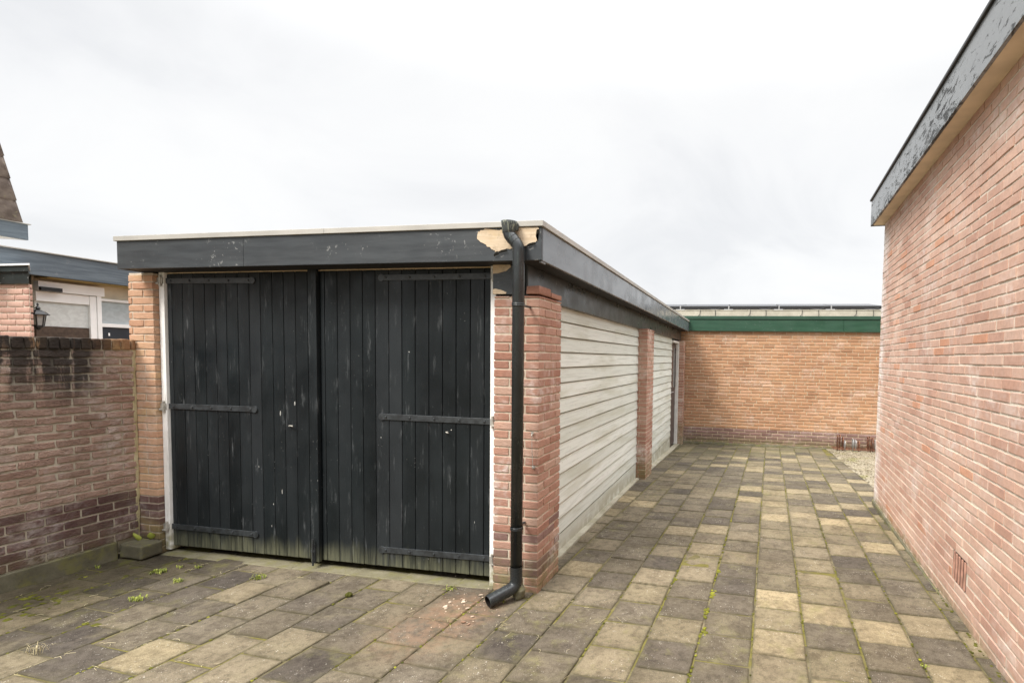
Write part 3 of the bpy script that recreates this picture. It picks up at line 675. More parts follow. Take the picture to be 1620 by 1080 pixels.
for (ya, yb, xa, xb) in ((.425, 3.815, -.16, -.085), (4.335, 8.02, -.16, -.06)):
    n_ = 24; st = MB()
    for k in range(n_):
        y1_, y2_ = ya+(yb-ya)*k/n_, ya+(yb-ya)*(k+1)/n_; 
        za, zb_ = gz(0, y1_)+.018, gz(0, y2_)+.018
        st.add([(xa, y1_, za), (xb, y1_, za-.004), (xb, y2_, zb_-.004), (xa, y2_, zb_), (xb+.006, y1_, za-.06), (xb+.006, y2_, zb_-.06)], [(0, 1, 2, 3), (1, 4, 5, 2)])
    st.build('side_threshold', mat['concrete'], gar)
st = MB()   # pale strip under the black doors, in separate slabs
xa = -3.2
while xa < -.33:
    xb = min(-.33, xa+random.uniform(.36, .52)); za = gz(xa, 0)
    st.rbox((xa+.002, -.012, za-.05), (xb-.002, .12, za+.006), r=.006, n=(5, 3, 1), amp=.003, freq=12, seed=random.randint(0, 99)); xa = xb
st.build('threshold', mat['sill'], gar, True)
sdoor = MB(); zg = gz(0, 7.5)
sdoor.box((-.20, 7.16, zg+.04), (-.165, 7.93, 1.90)); sd_ = sdoor.build('side_door', mat['doorbrown'], gar)
m = MB(); m.box((-.1645, 7.26, .98), (-.160, 7.83, 1.80), r=.001); m.build('pane', mat['doorglass'], sd_)
m = MB(); m.box((-.1645, 7.22, .94), (-.150, 7.26, 1.84)); m.box((-.1645, 7.83, .94), (-.150, 7.87, 1.84)); m.box((-.1645, 7.26, .94), (-.150, 7.83, .98)); m.box((-.1645, 7.26, 1.80), (-.150, 7.83, 1.84)); m.build('pane_frame', mat['doorbrown'], sd_)
m = MB(); m.tube([(-.164, 7.24, .90), (-.12, 7.24, .90), (-.115, 7.30, .90)], .010, seg=8); m.build('handle', mat['alu'], sd_)
m = MB(); m.box((-.21, 7.935, zg), (-.105, 8.015, 1.95)); m.box((-.21, 7.125, zg), (-.15, 7.155, 1.95)); m.box((-.21, 7.155, 1.905), (-.11, 7.935, 1.95)); m.build('side_door_frame', mat['white'], gar)
# downpipe
dp = MB(); px_, pr_ = -.064, .0375
def arc(pts, n=6):
    P = [Vector(q) for q in pts]; out = [P[0]]
    for k in range(1, len(P)-1):
        a, b, c_ = P[k-1], P[k], P[k+1]; ra = min(.05, (b-a).length*.48, (c_-b).length*.48)
        s0 = b+(a-b).normalized()*ra; s1 = b+(c_-b).normalized()*ra
        for i in range(n+1):
            t_ = i/n; out.append(s0*(1-t_)**2+b*2*t_*(1-t_)+s1*t_**2)
    out.append(P[-1]); return out
py_ = -.192; pt_ = px_-.066
lean = lambda z: Vector((px_-.044*(1-z/2.2), py_+.092*(1-z/2.2), z))
dp.tube(arc([lean(.20), lean(2.2), (px_, py_, 2.262), (pt_, py_, 2.332), (pt_, py_, 2.37)]), pr_, seg=24)
pipe = dp.build('downpipe', mat['pvc'], gar, True)
for z in (1.905, .475):
    c_ = MB(); c_.tube([lean(z+q_) for q_ in (-.010, -.009, -.003, -.001, .001, .003, .009, .010)], [r_*pr_/.0405 for r_ in (.041, .0445, .0445, .0422, .0422, .0445, .0445, .041)], seg=24, cap=False); c_.build('pipe_collar', mat['pvc'], pipe, True)
    b = MB(); lq = lean(z); b.box((lq.x-.008, lq.y+.03, z-.006), (lq.x+.008, .004, z+.006)); b.build('pipe_bracket', mat['strap'], pipe)
sl_ = Vector((pt_-px_, 0, .07)).normalized(); mid = Vector((px_, py_, 2.262))
for t_ in (.030, .062):
    q_ = mid+sl_*t_; c_ = MB(); c_.tube([q_-sl_*.002, q_-sl_*.0015, q_+sl_*.0015, q_+sl_*.002], [pr_, pr_+.0018, pr_+.0018, pr_], seg=24, cap=False); c_.build('elbow_seam', mat['pvc'], pipe, True)
c_ = MB(); c_.tube([(pt_, py_, 2.338), (pt_, py_, 2.342), (pt_, py_+.001, 2.37), (pt_, py_+.002, 2.39), (pt_, py_+.002, 2.412), (pt_, py_+.002, 2.412), (pt_, py_+.002, 2.38)], [.037, .041, .0425, .046, .049, .044, .038], seg=20, cap=False)
c_.rbox((pt_+.02, py_+.005, 2.355), (pt_+.055, py_+.034, 2.408), r=.008, n=(3, 3, 3), amp=.004, freq=30); c_.build('pipe_inlet', mat['crust'], pipe, True)
P0 = lean(.22); P1 = lean(.082); P2 = Vector((-.218, -.272, .043)); rr_ = pr_+.002
sp_ = MB(); path = arc([P0, P1, P2], 7); sp_.tube(path, [rr_]*len(path), seg=22, cap=False)
d = (P2-P1).normalized(); sp_.tube([P2, P2+d*.001], [rr_, rr_-.005], seg=22, cap=False); sp_.tube([P2, P2-d*.10], [rr_-.005, rr_-.006], seg=22, cap=False, mat=1)  # inner lining coloured black as the shade in the spout
q = P1+(P2-P1)*.34; sp_.tube([q, q+d*.001, q+d*.006, q+d*.007], [rr_, rr_+.0014, rr_+.0014, rr_], seg=22, cap=False)
spout = sp_.build('spout', [mat['pvc'], mat['hole']], pipe, True)
sk = MB(); sk.rbox((P1.x-.022, P1.y-.02, gz(0, -.2)-.02), (P1.x+.050, P1.y+.055, .085), r=.03, n=(5, 5, 4), amp=.010, freq=26, amp2=.004, freq2=70); sk.build('mortar_collar', mat['mossy'], pipe, True)
# plumb cord on hooks
hk = MB(); hk.tube([(-.047, .004, 1.068), (-.047, -.012, 1.068), (-.043, -.018, 1.062), (-.039, -.014, 1.056)], .004, seg=8); hk.tube([(-.045, -.012, 1.066), (-.043, -.013, .98), (-.037, -.012, .864)], .0022, seg=6)
hk.tube([(-.037, .004, .858), (-.037, -.012, .858), (-.03, -.018, .852), (-.034, -.016, .844)], .004, seg=8); hk.tube([(-.045, -.003, 1.08), (-.045, -.006, 1.08)], .010, seg=10); hk.tube([(-.035, -.003, .852), (-.035, -.006, .852)], .012, seg=10)
tag(hk.build('hook_cord', mat['zinc']), 'thin steel cord with hooks on the corner brick pier beside the downpipe', 'hook')

# ------------------------------------------------------------------ garden wall
gw = thing('garden_wall', (-3.45, -.8, 0), 'weathered brick garden wall with black streaks below its coping', 'wall')
GO = (-3.40, 0, 0); GU = (0, 1, 0); GN = (1, 0, 0)
m = MB(); wall(m, GO, GU, GN, -3.6, -.004, .094, .472, .063, .2, proud=.004, plinth_z=9, phase=.03, joint=.0125, n=(6, 1, 4), amp=.0022)
wall(m, GO, GU, GN, -3.6, -.004, .472, 1.571, .0578, .2, joint=.0155, proud=.005, amp=.0042, plinth_z=None, n=(9, 1, 5), freq=26)
m.box((-3.56, -3.6, 0), (-3.408, 0, 1.56), mat=1); m.build('brickwork', [mat['brick_garden'], mat['mortar_garden']], gw, True)
m = MB(); y = -3.6
while y < -.03:
    m.rbox((-3.57, y+.004, 1.575), (-3.388+random.uniform(-.003, .004), min(-.004, y+.0575), 1.655+random.uniform(-.003, .003)), r=.006, n=(5, 3, 4), amp=.0042, freq=24, amp2=.002, seed=random.randint(0, 999), c=(random.random(), random.random(), 0)); y += .0615
m.box((-3.56, -3.6, 1.56), (-3.402, -.004, 1.645), mat=1); m.build('coping', [mat['brick_coping'], mat['mortar_garden']], gw, True)
m = MB(); m.rbox((-3.6, -3.6, -.12), (-3.385, -.16, .0935), r=.008, n=(1, 20, 3), amp=.004, freq=7); m.build('plinth', mat['mossy'], gw, True)
m = MB(); m.rbox((-3.41, -.024, .09), (-3.3965, .004, 1.60), r=.004, n=(1, 3, 40), amp=.005, freq=18); mat['fillet'] = mortar_mat('lichen_mortar', (.42, .365, .21), (.50, .45, .30), moss=(.0, .4, .5)); m.build('mortar_fillet', mat['fillet'], gw, True)
m = MB(); m.rbox((-3.385, -.155, -.03), (-3.165, -.005, .075), r=.010, n=(5, 4, 3), amp=.005, freq=14, amp2=.002, freq2=50)
tag(m.build('concrete_block', mat['mossy'], smooth=True), 'small mossy concrete block in the corner of garden wall and garage', 'block')

# ------------------------------------------------------------------ right building
rb = thing('brick_building', (2.75, 0, 0), 'tall pale red brick building with flaking grey roof edge', 'building')
RO = np.array([2.6478, 0, 0]); RU = np.array([.0503, 1, 0])/math.hypot(1, .0503); RN = np.array([-1, .0503, 0])/math.hypot(1, .0503)
RL = 3.16*math.hypot(1, .0503); VH = (.205, .455, .205, .393)
def tone(u, z):
    b = random.betavariate(2.2, 2.2)
    return .99 if random.random() < .035 else b*.93
m = MB(); wall(m, RO, RU, RN, -4.2, RL, -.045, 3.205, .0625, .2215, joint=.0112, proud=.0016, amp=.0010, n=(5, 1, 3), hole=VH, phase=.06, tone=tone, recess=.0032)
E2 = RO+RU*RL; m2 = RU*.0
wall(m, E2, -RN, RU, 0, 3.4, -.3, 3.205, .0625, .2215, joint=.010, proud=.0035, n=(2, 1, 1))
m.build('brick_wall', [mat['brick_right'], mat['mortar_right']], rb, False)
m = MB(); C1 = RO+RU*-4.2
pl = [C1-RN*.02, E2-RU*.02-RN*.02, E2-RU*.02-RN*3.4, C1-RN*3.4]
m.poly([(q[0], q[1], -.3) for q in pl], (0, 0, 3.7)); m.build('core_wall', mat['wallbrick'], rb)
def rb_box(mb, u0, u1, n0, n1, z0, z1, **k):
    mb.rbox((u0, min(n0, n1), z0), (u1, max(n0, n1), z1), xf=xf_wall(RO, RU, RN), **k)
m = MB(); u = RL+.06; first = True
for ln in (1.93, 2.5, 2.5):
    rb_box(m, u-ln+.002, u-.002, .118, .140, 3.128, 3.41, r=.002, n=(8, 1, 2), amp=.001, freq=3); u -= ln
rb_box(m, RL+.036, RL+.058, -3.4, .117, 3.129, 3.41, r=.002); m.build('fascia', mat['peel'], rb)
m = MB(); rb_box(m, -4.2, RL+.035, .0, .1165, 3.135, 3.15, r=.001); rb_box(m, RL+.001, RL+.035, -3.4, -.001, 3.1355, 3.15, r=.001); m.build('soffit', mat['soffit_cream'], rb)
m = MB(); rb_box(m, -4.2, RL+.075, .10, .156, 3.412, 3.437, r=.006); rb_box(m, RL+.045, RL+.0745, -3.4, .099, 3.412, 3.4365, r=.006); m.build('roof_trim', mat['black'], rb)
m = MB(); rb_box(m, -4.2, RL+.03, -3.4, .11, 3.36, 3.413, r=.002); m.build('roof', mat['felt'], rb)
m = MB(); rb_box(m, VH[0]-.01, VH[1]+.01, -.0185, -.0165, VH[2]-.01, VH[3]+.01, mat=1)  # flat black sheet painted as the shade behind the vent bars
nb_ = 5; span = (VH[1]-VH[0]); 
for k in range(nb_):
    a = VH[0]+span*(k+.25)/nb_; rb_box(m, a, a+span/nb_*.5, -.007, .002+random.uniform(-.002, .003), VH[2]+.006, VH[3]-.006, r=.004, n=(1, 1, 6), amp=.0015, freq=20)
m.build('air_vent', [mat['terracotta'], mat['hole']], rb, True)
m = MB(); rb_box(m, -4.2, RL, .002, .022, -.06, .012, r=.008, n=(60, 2, 2), amp=.006, freq=12); m.build('mossy_foot', mat['mossy'], rb, True)

# ------------------------------------------------------------------ back building
bb = thing('back_building', (2.5, 8.5, -.3), 'orange brick flat roofed building with green fascia closing the yard', 'building')
BZ = .077
m = MB(); wall(m, (0, 8.35, 0), (1, 0, 0), (0, -1, 0), -.30, 7.6, BZ-.0706*5, BZ, .0706, .233, joint=.012, proud=.003, plinth_z=9, n=(3, 1, 1))
wall(m, (0, 8.35, 0), (1, 0, 0), (0, -1, 0), -.30, 7.6, BZ, 2.205, .0706, .233, joint=.012, proud=.003, amp=.0026, n=(4, 1, 2), quarter=True, freq=22)
m.box((-.3, 8.36, -.4), (7.6, 8.6, 2.2), mat=1); m.build('brick_wall', [mat['brick_back'], mat['mortar_back']], bb, True)
m = MB(); m.rbox((-.02, 8.30, -.5), (3.02, 8.36, -.245), r=.01, n=(30, 2, 2), amp=.012, freq=7); m.rbox((3.02, 8.31, -.5), (7.6, 8.36, -.26), r=.01, n=(30, 2, 2), amp=.008, freq=7); m.build('mossy_foot', mat['mossy'], bb, True)
m = MB(); m.rbox((-.5, 8.285, 2.198), (3.28, 8.33, 2.448), r=.003); m.rbox((3.283, 8.285, 2.198), (7.6, 8.33, 2.448), r=.003); gf = m.build('green_fascia', mat['green'], bb)
m = MB(); m.rbox((-.5, 8.268, 2.454), (7.6, 8.33, 2.524), r=.004); m.build('fascia_trim', mat['green_top'], bb)
m = MB(); m.box((-3.4, 8.33, 2.205), (7.6, 12.5, 2.50)); m.build('roof', mat['felt'], bb)
m = MB(); m.rbox((-3.4, 9.30, 2.50), (7.6, 9.42, 2.735), r=.004, n=(20, 1, 2), amp=.003, freq=2); m.rbox((-3.4, 9.292, 2.735), (7.6, 9.44, 2.752), r=.003); m.build('roof_upstand', mat['beige_conc'], bb)
m = MB(); m.box((-3.4, 9.42, 2.5), (7.6, 12.5, 2.70)); m.build('upper_roof', mat['felt'], bb)
def solar(x0, first=None):
    root = thing('solar_panel', (x0, 9.52, 2.80), 'dark solar panel lying low on the roof behind the green fascia', 'solar panel', 'solar panels in a row on the back roof')
    m = MB(); tl = lambda p: np.stack([p[:, 0]+x0, 9.52+p[:, 1], 2.805+p[:, 2]+.13*p[:, 1]], 1)
    m.rbox((.006, 0, -.022), (1.152, 1.6, .052), r=.003, xf=tl); m.build('frame', mat['black'], root)
    m = MB(); m.rbox((.02, .02, .0525), (1.14, 1.58, .055), r=.001, xf=tl); m.build('cells', mat['pv'], root)
    m = MB(); m.rbox((-.012, -.008, -.03), (.016, .03, .056), r=.002, xf=tl); m.build('clamp', mat['alu'], root)
    for k in range(6):
        m = MB(); a = .12+k*.18; m.rbox((a, .015, -.03), (a+.012, .03, .0), r=.001, xf=tl); m.build('clip', mat['alu'], root)
    m = MB(); m.box((x0+.1, 9.56, 2.72), (x0+1.05, 9.60, 2.80)); m.build('rail', mat['black'], root)
    for sgn, a in ((1, .42), (-1, .95)):
        m = MB(); m.tube([(x0+a, 9.50, 2.79), (x0+a+.05*sgn, 9.40, 2.765), (x0+a+.09*sgn, 9.285, 2.74), (x0+a+.08*sgn, 9.285, 2.64), (x0+a-.02*sgn-(.12 if sgn < 0 else 0), 9.285, 2.56), (x0+a-.12*sgn-(.2 if sgn < 0 else 0), 9.27, 2.50)], .006, seg=6); m.build('cable', mat['black'], root)
    m = MB(); m.tube([(x0+.70, 9.51, 2.79), (x0+.88, 9.33, 2.76), (x0+.97, 9.3, 2.775)], .014, seg=6); m.build('connector', mat['black'], root)
    return root
sp0 = solar(-.292)
def dup(root, dx):
    r = root.copy(); col.objects.link(r); r.location.x += dx
    for ch in list(root.children):
        c = ch.copy(); col.objects.link(c); c.parent = r; c.matrix_parent_inverse = ch.matrix_parent_inverse
    return r
labs = ['solar panel partly behind the dark garage roof corner, second of the row', 'solar panel at the left end of the row, mostly hidden by the garage', 'middle solar panel of the row, above the centre of the orange wall', 'solar panel next to the rightmost one on the back roof', 'rightmost solar panel of the row, cut off by the pale brick building']
sp0['label'] = labs[0]
for k, dx_ in enumerate((-1.165, 1.165, 2.33, 3.495)): dup(sp0, dx_)['label'] = labs[k+1]

# bicycle rack against the back wall
br = thing('bicycle_rack', (3.6, 8.15, gz(3.6, 8.15)), 'old steel bicycle rack with rusty and white hoops by the back wall', 'bicycle rack')
zg = gz(3.6, 8.1); m = MB()
for yy in (8.03, 8.24): m.box((3.12, yy-.012, zg+.03), (4.12, yy+.012, zg+.055))
m.build('base_rail', mat['rust'], br)
def hoop(x_, y0, y1, h, mname, bend):
    m = MB(); m.tube(arc([(x_, y0, zg+.01), (x_+bend*.3, y0-.01, zg+h), (x_+bend, y1, zg+h), (x_+bend, y1, zg+.03)], 5), .011, seg=8); m.build('hoop', mat[mname], br, True)
for x_, h, mn, bd in ((3.20, .30, 'rust', .03), (3.245, .32, 'rust', .03), (3.31, .27, 'rust', .02), (3.345, .20, 'alu', .02), (3.50, .24, 'alu', .03), (3.555, .22, 'alu', .02), (3.62, .20, 'rust', .03), (3.79, .29, 'rust', .03), (3.835, .30, 'rust', .02), (3.885, .28, 'rust', .02), (3.93, .24, 'alu', .02), (3.99, .24, 'rust', .02)):
    hoop(x_, 8.02+random.uniform(0, .02), 8.24, h, mn, bd)

# ------------------------------------------------------------------ neighbour's extension, lamp and steep roofed house
ex = thing('house_extension', (-6.6, 1.2, 0), 'neighbouring flat roofed extension with blue grey fascia and white windows', 'building')
m = MB(); m.box((-9, .97, 0), (-6.22, 6.5, 2.55)); m.build('wall', mat['cream'], ex)
m = MB(); m.rbox((-6.02, .40, 2.336), (-5.99, 6.6, 2.575), r=.002, n=(1, 12, 2)); m.box((-9, .37, 2.336), (-6.0, .395, 2.575)); m.build('fascia', mat['blue_fascia'], ex)
m = MB(); m.box((-9, .36, 2.577), (-5.97, 6.6, 2.59)); m.build('roof', mat['trim'], ex)
m = MB(); m.box((-6.22, .99, 2.325), (-6.021, 6.5, 2.3355)); m.build('soffit', mat['ochre'], ex)
m = MB(); m.box((-6.22, .98, 2.19), (-6.14, 1.57, 2.295)); m.build('roller_box', mat['upvc'], ex)
m = MB(); m.box((-6.138, .98, 2.19), (-6.10, 1.16, 2.232)); m.build('shutter_rail', mat['black'], ex)
wf = MB(); wf.box((-6.22, .975, 2.08), (-6.17, 1.44, 2.185)); wf.box((-6.22, 1.44, 1.2), (-6.16, 1.50, 2.185)); wf.box((-6.22, 1.503, 1.2), (-6.15, 1.545, 2.19)); wf.box((-6.22, 1.547, 2.14), (-6.17, 2.2, 2.17)); wf.box((-6.22, 1.547, 1.835), (-6.165, 2.2, 1.878))
wfo = wf.build('window_frame', mat['upvc'], ex)
m = MB(); m.box((-6.219, .975, 1.812), (-6.195, 1.438, 2.079)); m.build('window_pane', mat['curtain'], wfo)
m = MB(); m.box((-6.219, .975, 1.2), (-6.185, 1.438, 1.810)); m.build('wood_slats', mat['brownwood'], wfo)
m = MB(); m.box((-6.219, 1.55, 1.88), (-6.195, 2.2, 2.138)); m.build('window_pane', mat['curtain2'], wfo)
m = MB(); m.box((-6.219, 1.55, 1.2), (-6.185, 2.2, 1.833)); m.box((-6.184, 1.62, 1.73), (-6.175, 1.635, 1.765), mat=1); m.build('door_panel', [mat['navy'], mat['upvc']], wfo)
st_ = MB(); wall(st_, (0, .6, 0), (1, 0, 0), (0, -1, 0), -8.5, -5.59, .1, 2.20, .0605, .22, joint=.012, proud=.003, n=(3, 1, 1), phase=.08)
pl = [(-8.5, .61), (-5.60, .61), (-5.75, .655), (-6.24, .69), (-6.24, .965), (-8.5, .965)]; st_.poly([(a, b, 0) for a, b in pl], (0, 0, 2.2), mat=1); st_.build('brick_return', [mat['brick_stub'], mat['mortar_right']], ex, True)
m = MB(); pl = [(-8.5, .575), (-5.545, .575), (-6.2, .94), (-8.5, .94)]; m.poly([(a, b, 2.20) for a, b in pl], (0, 0, .115)); pl = [(-8.5, .555), (-5.51, .555), (-6.2, .95), (-8.5, .95)]; m.poly([(a, b, 2.315) for a, b in pl], (0, 0, .055)); o = m.build('dark_fascia', mat['dark_green'], ex)
m = MB(); pl = [(-8.5, .54), (-5.46, .54), (-6.2, .955), (-8.5, .955)]; m.poly([(a, b, 2.371) for a, b in pl], (0, 0, .016)); m.build('white_trim', mat['upvc'], o)

lx, ly, lz = -5.795, .775, 1.90
lp = thing('wall_lamp', (lx, ly, lz), 'black lantern wall lamp beside the neighbour window', 'lamp')
def lathe(mb, prof, cx_, cy_, seg=6, m=0, rot=.3):
    v = []; f = []
    for (r_, z_) in prof:
        for k in range(seg):
            a = 2*math.pi*k/seg+rot; v.append((cx_+r_*math.cos(a), cy_+r_*math.sin(a), z_))
    for i in range(len(prof)-1):
        for k in range(seg):
            k2 = (k+1) % seg; f.append((i*seg+k, i*seg+k2, (i+1)*seg+k2, (i+1)*seg+k))
    mb.add(v, f, m)
m = MB(); lathe(m, [(.0, 2.035), (.006, 2.03), (.010, 2.015), (.004, 2.005), (.016, 1.99), (.022, 1.98), (.014, 1.968), (.055, 1.945), (.088, 1.918), (.088, 1.912), (.05, 1.912)], lx, ly, 6); m.build('lamp_cap', mat['black'], lp)
m = MB(); lathe(m, [(.056, 1.911), (.040, 1.805)], lx, ly, 6); m.build('lamp_glass', mat['lamp_glass'], lp)
m = MB()
for k in range(6):
    a = 2*math.pi*k/6+.3; m.tube([(lx+.057*math.cos(a), ly+.057*math.sin(a), 1.912), (lx+.041*math.cos(a), ly+.041*math.sin(a), 1.803)], .005, seg=6)
lathe(m, [(.045, 1.806), (.046, 1.79), (.02, 1.78), (.018, 1.765), (.0, 1.755)], lx, ly, 6); m.build('lamp_cage', mat['black'], lp)
m = MB(); m.tube([(lx, ly, 1.77), (lx-.01, ly-.07, 1.765), (lx-.01, ly-.095, 1.80)], .010, seg=8); m.box((lx-.04, ly-.125, 1.74), (lx+.02, ly-.09, 1.90)); m.build('lamp_bracket', mat['black'], lp)

nh = thing('neighbour_house', (-9.5, 0, 0), 'house with steep brown tiled roof rising at the left edge', 'house')
m = MB(); m.box((-12, -4, 0), (-8.35, 1.75, 3.0)); m.build('wall', mat['wallbrick'], nh)
m = MB(); m.box((-8.03, -4, 2.985), (-8.0, 1.945, 3.185)); m.poly([(-8.35, -4, 2.985), (-8.031, -4, 2.985), (-8.031, 1.93, 2.985), (-8.35, 1.74, 2.985)], (0, 0, .01), mat=1); m.box((-8.35, -4, 3.187), (-7.985, 1.97, 3.20), mat=2); m.poly([(-8.03, 1.945, 2.985), (-8.35, 1.76, 2.985), (-8.35, 1.76, 3.185), (-8.03, 1.945, 3.185)], (0, -.01, 0))
m.build('eaves', [mat['blue_fascia'], mat['upvc'], mat['trim']], nh)
m = MB(); YV = 1.895
for k in range(8):      # courses of tiles, each a wavy slab lapping the one below
    z0, z1 = 3.205+k*.268, 3.205+k*.268+.30; x0_ = -8.03-.03*((z0-3.2)); sl = .03
    ve = YV-.172*(z0-3.205); n_ = 60; ya = -4; vv = []
    for i in range(n_+1):
        y = ya+(ve-ya)*i/n_; ph = ((ve-y)/.30) % 1; bul = .030*abs(math.sin(math.pi*ph))**.7
        y1 = y-.172*.30
        vv += [(x0_+.035+bul, y, z0), (x0_-sl*.30+bul, y1 if i == n_ else y, z1), (x0_+.015+bul-.02, y, z0-.004)]
    fcs = []
    for i in range(n_): fcs += [(i*3, (i+1)*3, (i+1)*3+1, i*3+1), (i*3+2, (i+1)*3+2, (i+1)*3, i*3)]
    m.add(vv, fcs)
    e_ = n_*3
    m.poly([(x0_+.035, ve, z0), (x0_-.02, ve, z0), (x0_-sl*.3-.02, ve-.05, z1), (x0_-sl*.3+.01, ve-.05, z1)], (0, -.03, 0))
m.poly([(-8.06, -4, 3.2), (-8.06, YV-.03, 3.2), (-8.16, YV-.40, 5.3), (-8.16, -4, 5.3)], (-3, 0, 0)); m.build('tiled_roof', mat['rtile'], nh, True)

# ------------------------------------------------------------------ moss, weeds and litter
ms = MB()
def lump(x_, y_, s_, c_, h=.5):
    z = gz(x_, y_)-.004
    ms.rbox((x_-s_*random.uniform(.7, 1.3), y_-s_*random.uniform(.7, 1.3), z-s_*.2), (x_+s_*random.uniform(.7, 1.3), y_+s_*random.uniform(.7, 1.3), z+s_*h), r=s_*.55, n=(2, 2, 1), amp=s_*.35, freq=1/s_*.9, seed=random.randint(0, 9999), c=(c_, 0, 0), skip=('-z',))
def line_pt(i, j): a, b = tile_uv(i, j); return a, b
heavy = {-1: 1.0, -2: .35, 0: .45, 1: .5, 2: .65, 3: .5, -3: .3}
for i in range(-17, 6):
    for k in range(900 if i in heavy else 260):
        j = random.uniform(-8, 27) if i in heavy else random.uniform(-10, 0); a, b = line_pt(i, j)
        if a < -.2 and b > -.02: continue
        if a > 2.62+.05*b or b > 8.2: continue
        pr = vnoise(np.array([[i*7.7, j*.9, 2.]]), 3)[0]*.5+.5
        if random.random() < pr**2*heavy.get(i, .4)*(1.3 if b < 1.6 else .55): lump(a+random.gauss(0, .0035), b, random.uniform(.003, .0075)*(1.25 if i == -1 else 1), min(1, max(0, random.gauss(.38, .22))), .55)
for (x_, y_, n_) in ((1.16, .661, 10), (1.147, .261, 14), (1.127, .018, 14), (1.127, -.229, 9), (.882, .595, 14), (.86, .479, 8), (2.75, .2, 5), (2.2, -.35, 6)):
    for k in range(n_): lump(x_+random.gauss(0, .009), y_+random.gauss(0, .035), random.uniform(.005, .012), random.uniform(.35, .85), .5)
for k in range(620):   # cushions by the garden wall
    x_ = -3.33+abs(random.gauss(0, .34)); y_ = random.uniform(-1.7, -.02)
    if vnoise(np.array([[x_*4.2, y_*4.2, 1.]]), 8)[0] > .08: lump(x_, y_, random.uniform(.006, .017), random.uniform(.0, .55), .35)
for k in range(330):   # along the foot of the right wall and the back wall
    if k < 150: y_ = random.uniform(-.9, 3.1); x_ = 2.628+.0503*y_+random.gauss(0, .004)
    else: x_ = random.uniform(-.02, 4.1); y_ = 8.24+random.gauss(0, .025)
    lump(x_, y_, random.uniform(.004, .009), random.uniform(.0, .4), .6)
for k in range(46):    # litter moss left of the black doors
    lump(-3.0+random.gauss(0, .28), -.10+random.gauss(0, .03), random.uniform(.004, .009), random.uniform(.2, .8), .4)
tag(ms.build('moss', mat['moss'], smooth=True), kind='stuff')
mc = MB(); x_, y_ = -1.188, -.312; z = gz(x_, y_)
for k in range(12): a = random.uniform(0, 6.3); r_ = random.uniform(0, .018); s_ = random.uniform(.008, .013); mc.rbox((x_+r_*math.cos(a)-s_, y_+r_*math.sin(a)-s_, z-.003), (x_+r_*math.cos(a)+s_, y_+r_*math.sin(a)+s_, z+s_*1.6), r=s_*.6, n=(2, 2, 2), amp=.004, freq=70, seed=k, c=(random.uniform(0, .12), 0, 0))
tag(mc.build('moss_clump', mat['moss'], smooth=True), 'dark loose clump of moss lying on the pavers before the black doors', 'moss')
def blade(mb, x_, y_, z, a, ln, wd, h, c_):
    d = np.array([math.cos(a), math.sin(a), 0]); s_ = np.array([-d[1], d[0], 0]); p0 = np.array([x_, y_, z]); v = []
    for t_, ww, hh in ((0, .5, 0), (.35, 1, .8), (.7, .8, 1), (1, .05, .75)):
        c0 = p0+d*ln*t_+np.array([0, 0, h*hh]); v += [c0-s_*wd*ww/2, c0+s_*wd*ww/2]
    mb.add(v, [(0, 1, 3, 2), (2, 3, 5, 4), (4, 5, 7, 6)], c=(c_, 0, 0))
def weed(x_, y_, r_, n_, h, label, wd=.012, mt='weed'):
    m = MB()
    for k in range(n_):
        ox, oy = random.gauss(0, r_*.45), random.gauss(0, r_*.3)
        blade(m, x_+ox, y_+oy, gz(x_, y_), random.uniform(0, 6.3), random.uniform(.3, .8)*r_*.7, random.uniform(.35, .8)*wd, random.uniform(.3, 1)*h, random.random())
    tag(m.build('weed', mat[mt]), label, 'weed', 'small weeds between the pavers')
weed(-2.804, -.29, .055, 60, .025, 'broad pale green weed on the dark pavers nearest the garden wall', .014)
weed(-2.50, -.393, .05, 36, .025, 'pale green weed right of the broad one by the garden wall', .012)
weed(-2.447, -.678, .055, 46, .028, 'yellow green weed in the joint of a tan paver left of the doors', .012)
weed(-2.009, -.219, .05, 44, .03, 'yellow green weed on the joint below the left door leaf', .011)
weed(-3.325, -.328, .03, 22, .02, 'tiny weed at the foot of the garden wall near its corner', .010)
weed(-2.62, -.16, .028, 30, .02, 'small star shaped weed before the left hinge post', .010)
weed(-2.75, -.19, .03, 18, .02, 'small weed between the concrete block and the broad weed', .010)
weed(-.60, -.075, .045, 30, .025, 'weed at the threshold near the right end of the doors', .009)
weed(-.165, -.175, .02, 14, .03, 'little green sprout touching the pipe spout', .009)
weed(-2.25, -1.257, .07, 40, .045, 'wispy dry tuft of grass in the paving at the lower left', .004, 'dry')
weed(2.27, -.36, .022, 20, .012, 'round green tuft on a dark paver close to the pale brick wall', .010)
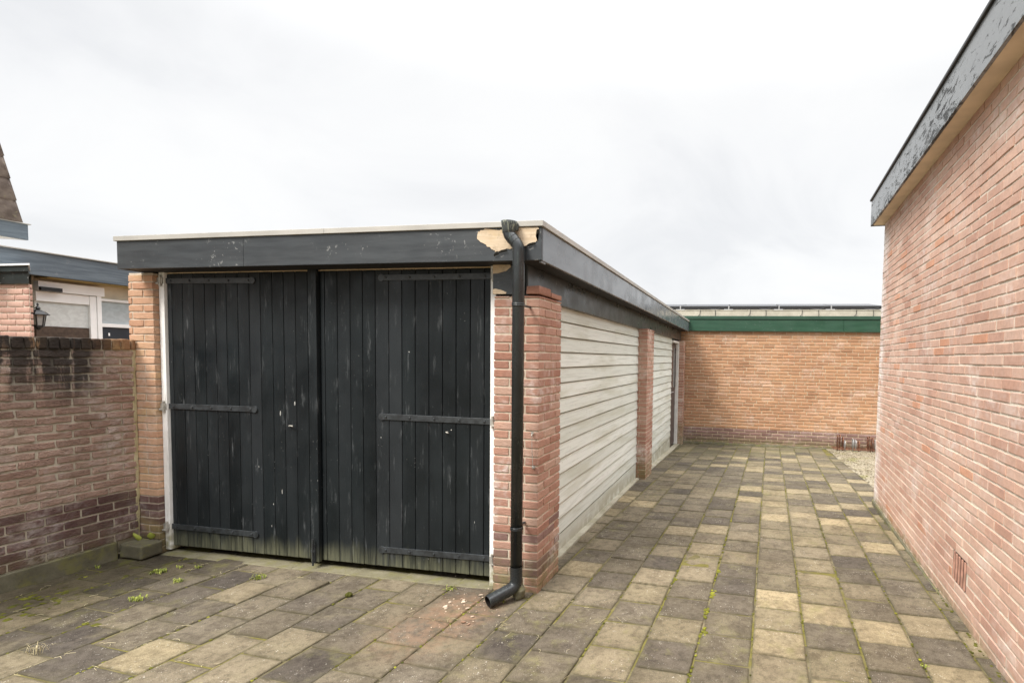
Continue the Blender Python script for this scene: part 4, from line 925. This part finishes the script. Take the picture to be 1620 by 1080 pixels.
for (bx, by, s_, lb, rz_) in ((-3.335, -.055, .05, 'yellow green leaf leaning left behind the concrete block', 2.3), (-3.275, -.012, .05, 'yellow green leaf leaning right behind the concrete block', .5)):
    m = MB(); n_ = 9; c0 = np.array([bx, by, .072]); d = np.array([.72*math.cos(rz_)*.5, -.25, .85]); d /= np.linalg.norm(d); s2 = np.array([.75, .6, .15*math.cos(rz_)]); v = [c0]
    L1 = [c0+d*s_*t_*1.5+s2*s_*.62*math.sin(math.pi*t_**.8) for t_ in np.linspace(.05, 1, n_)]; L2 = [c0+d*s_*t_*1.5-s2*s_*.62*math.sin(math.pi*t_**.8)+np.array([.0, .01, .008]) for t_ in np.linspace(.05, 1, n_)]; Mid = [c0+d*s_*t_*1.5+np.array([.006, -.010, 0]) for t_ in np.linspace(.05, 1, n_)]
    v = L1+Mid+L2; m.add(v, [(i, i+1, n_+i+1, n_+i) for i in range(n_-1)]+[(n_+i, n_+i+1, 2*n_+i+1, 2*n_+i) for i in range(n_-1)], c=(.8, 0, 0))
    tag(m.build('leaf', mat['weed'], smooth=True), lb, 'leaf')
dg = MB()   # dead grass and needles in the joints
for k in range(620):
    i = random.randint(-17, -2); j = random.uniform(-7, 1.5); a, b = tile_uv(i, j)
    if random.random() < .35: a, b = tile_uv(i+random.random(), round(j)-(.5 if i % 2 else 0))
    if a < -3.3 or b > -.05 or vnoise(np.array([[a*2.3, b*2.3, 5.]]), 2)[0] < .05: continue
    q = random.uniform(0, 6.3); ln = random.uniform(.012, .06); z = gz(a, b)+.003; p0 = np.array([a+random.gauss(0, .012), b+random.gauss(0, .012), z]); b1 = random.gauss(0, .5)
    dg.tube([p0, p0+np.array([math.cos(q), math.sin(q), .1])*ln*.5, p0+np.array([math.cos(q), math.sin(q), 0])*ln*.5+np.array([math.cos(q+b1), math.sin(q+b1), .0])*ln*.5], random.uniform(.0006, .0011), seg=4, cap=False, c=(random.random(), 0, 0))
tag(dg.build('dry_grass', mat['dry']), kind='stuff')
for k in range(64):     # wood chips under the spout
    m = MB(); big = k < 14
    x_ = random.gauss(-.36, .10 if big else .16); y_ = random.gauss(-.27, .09 if big else .18); s_ = random.uniform(.010, .022) if big else random.uniform(.003, .009); z = gz(x_, y_)+.003
    if (Vector((x_, y_, 0))-Vector((-.18, -.15, 0))).length < .07: x_ -= .12; y_ -= .05
    q = random.randint(5, 7); an = random.uniform(0, 6.3); el = random.uniform(.35, .9); pts = []
    for t_ in range(q):
        aa = 2*math.pi*t_/q; rr = random.uniform(.6, 1); u, w_ = s_*math.cos(aa)*rr, s_*math.sin(aa)*rr*el
        pts.append((x_+u*math.cos(an)-w_*math.sin(an), y_+u*math.sin(an)+w_*math.cos(an), z+random.uniform(0, s_*.15)))
    m.poly(pts, (0, 0, .0015+s_*.10), c=(random.random(), 0, 0)); tag(m.build('wood_chip', mat['chip']), 'splinter of rotten wood scattered on the pavers under the downpipe spout', 'wood chip', 'rotten wood chips under the spout')
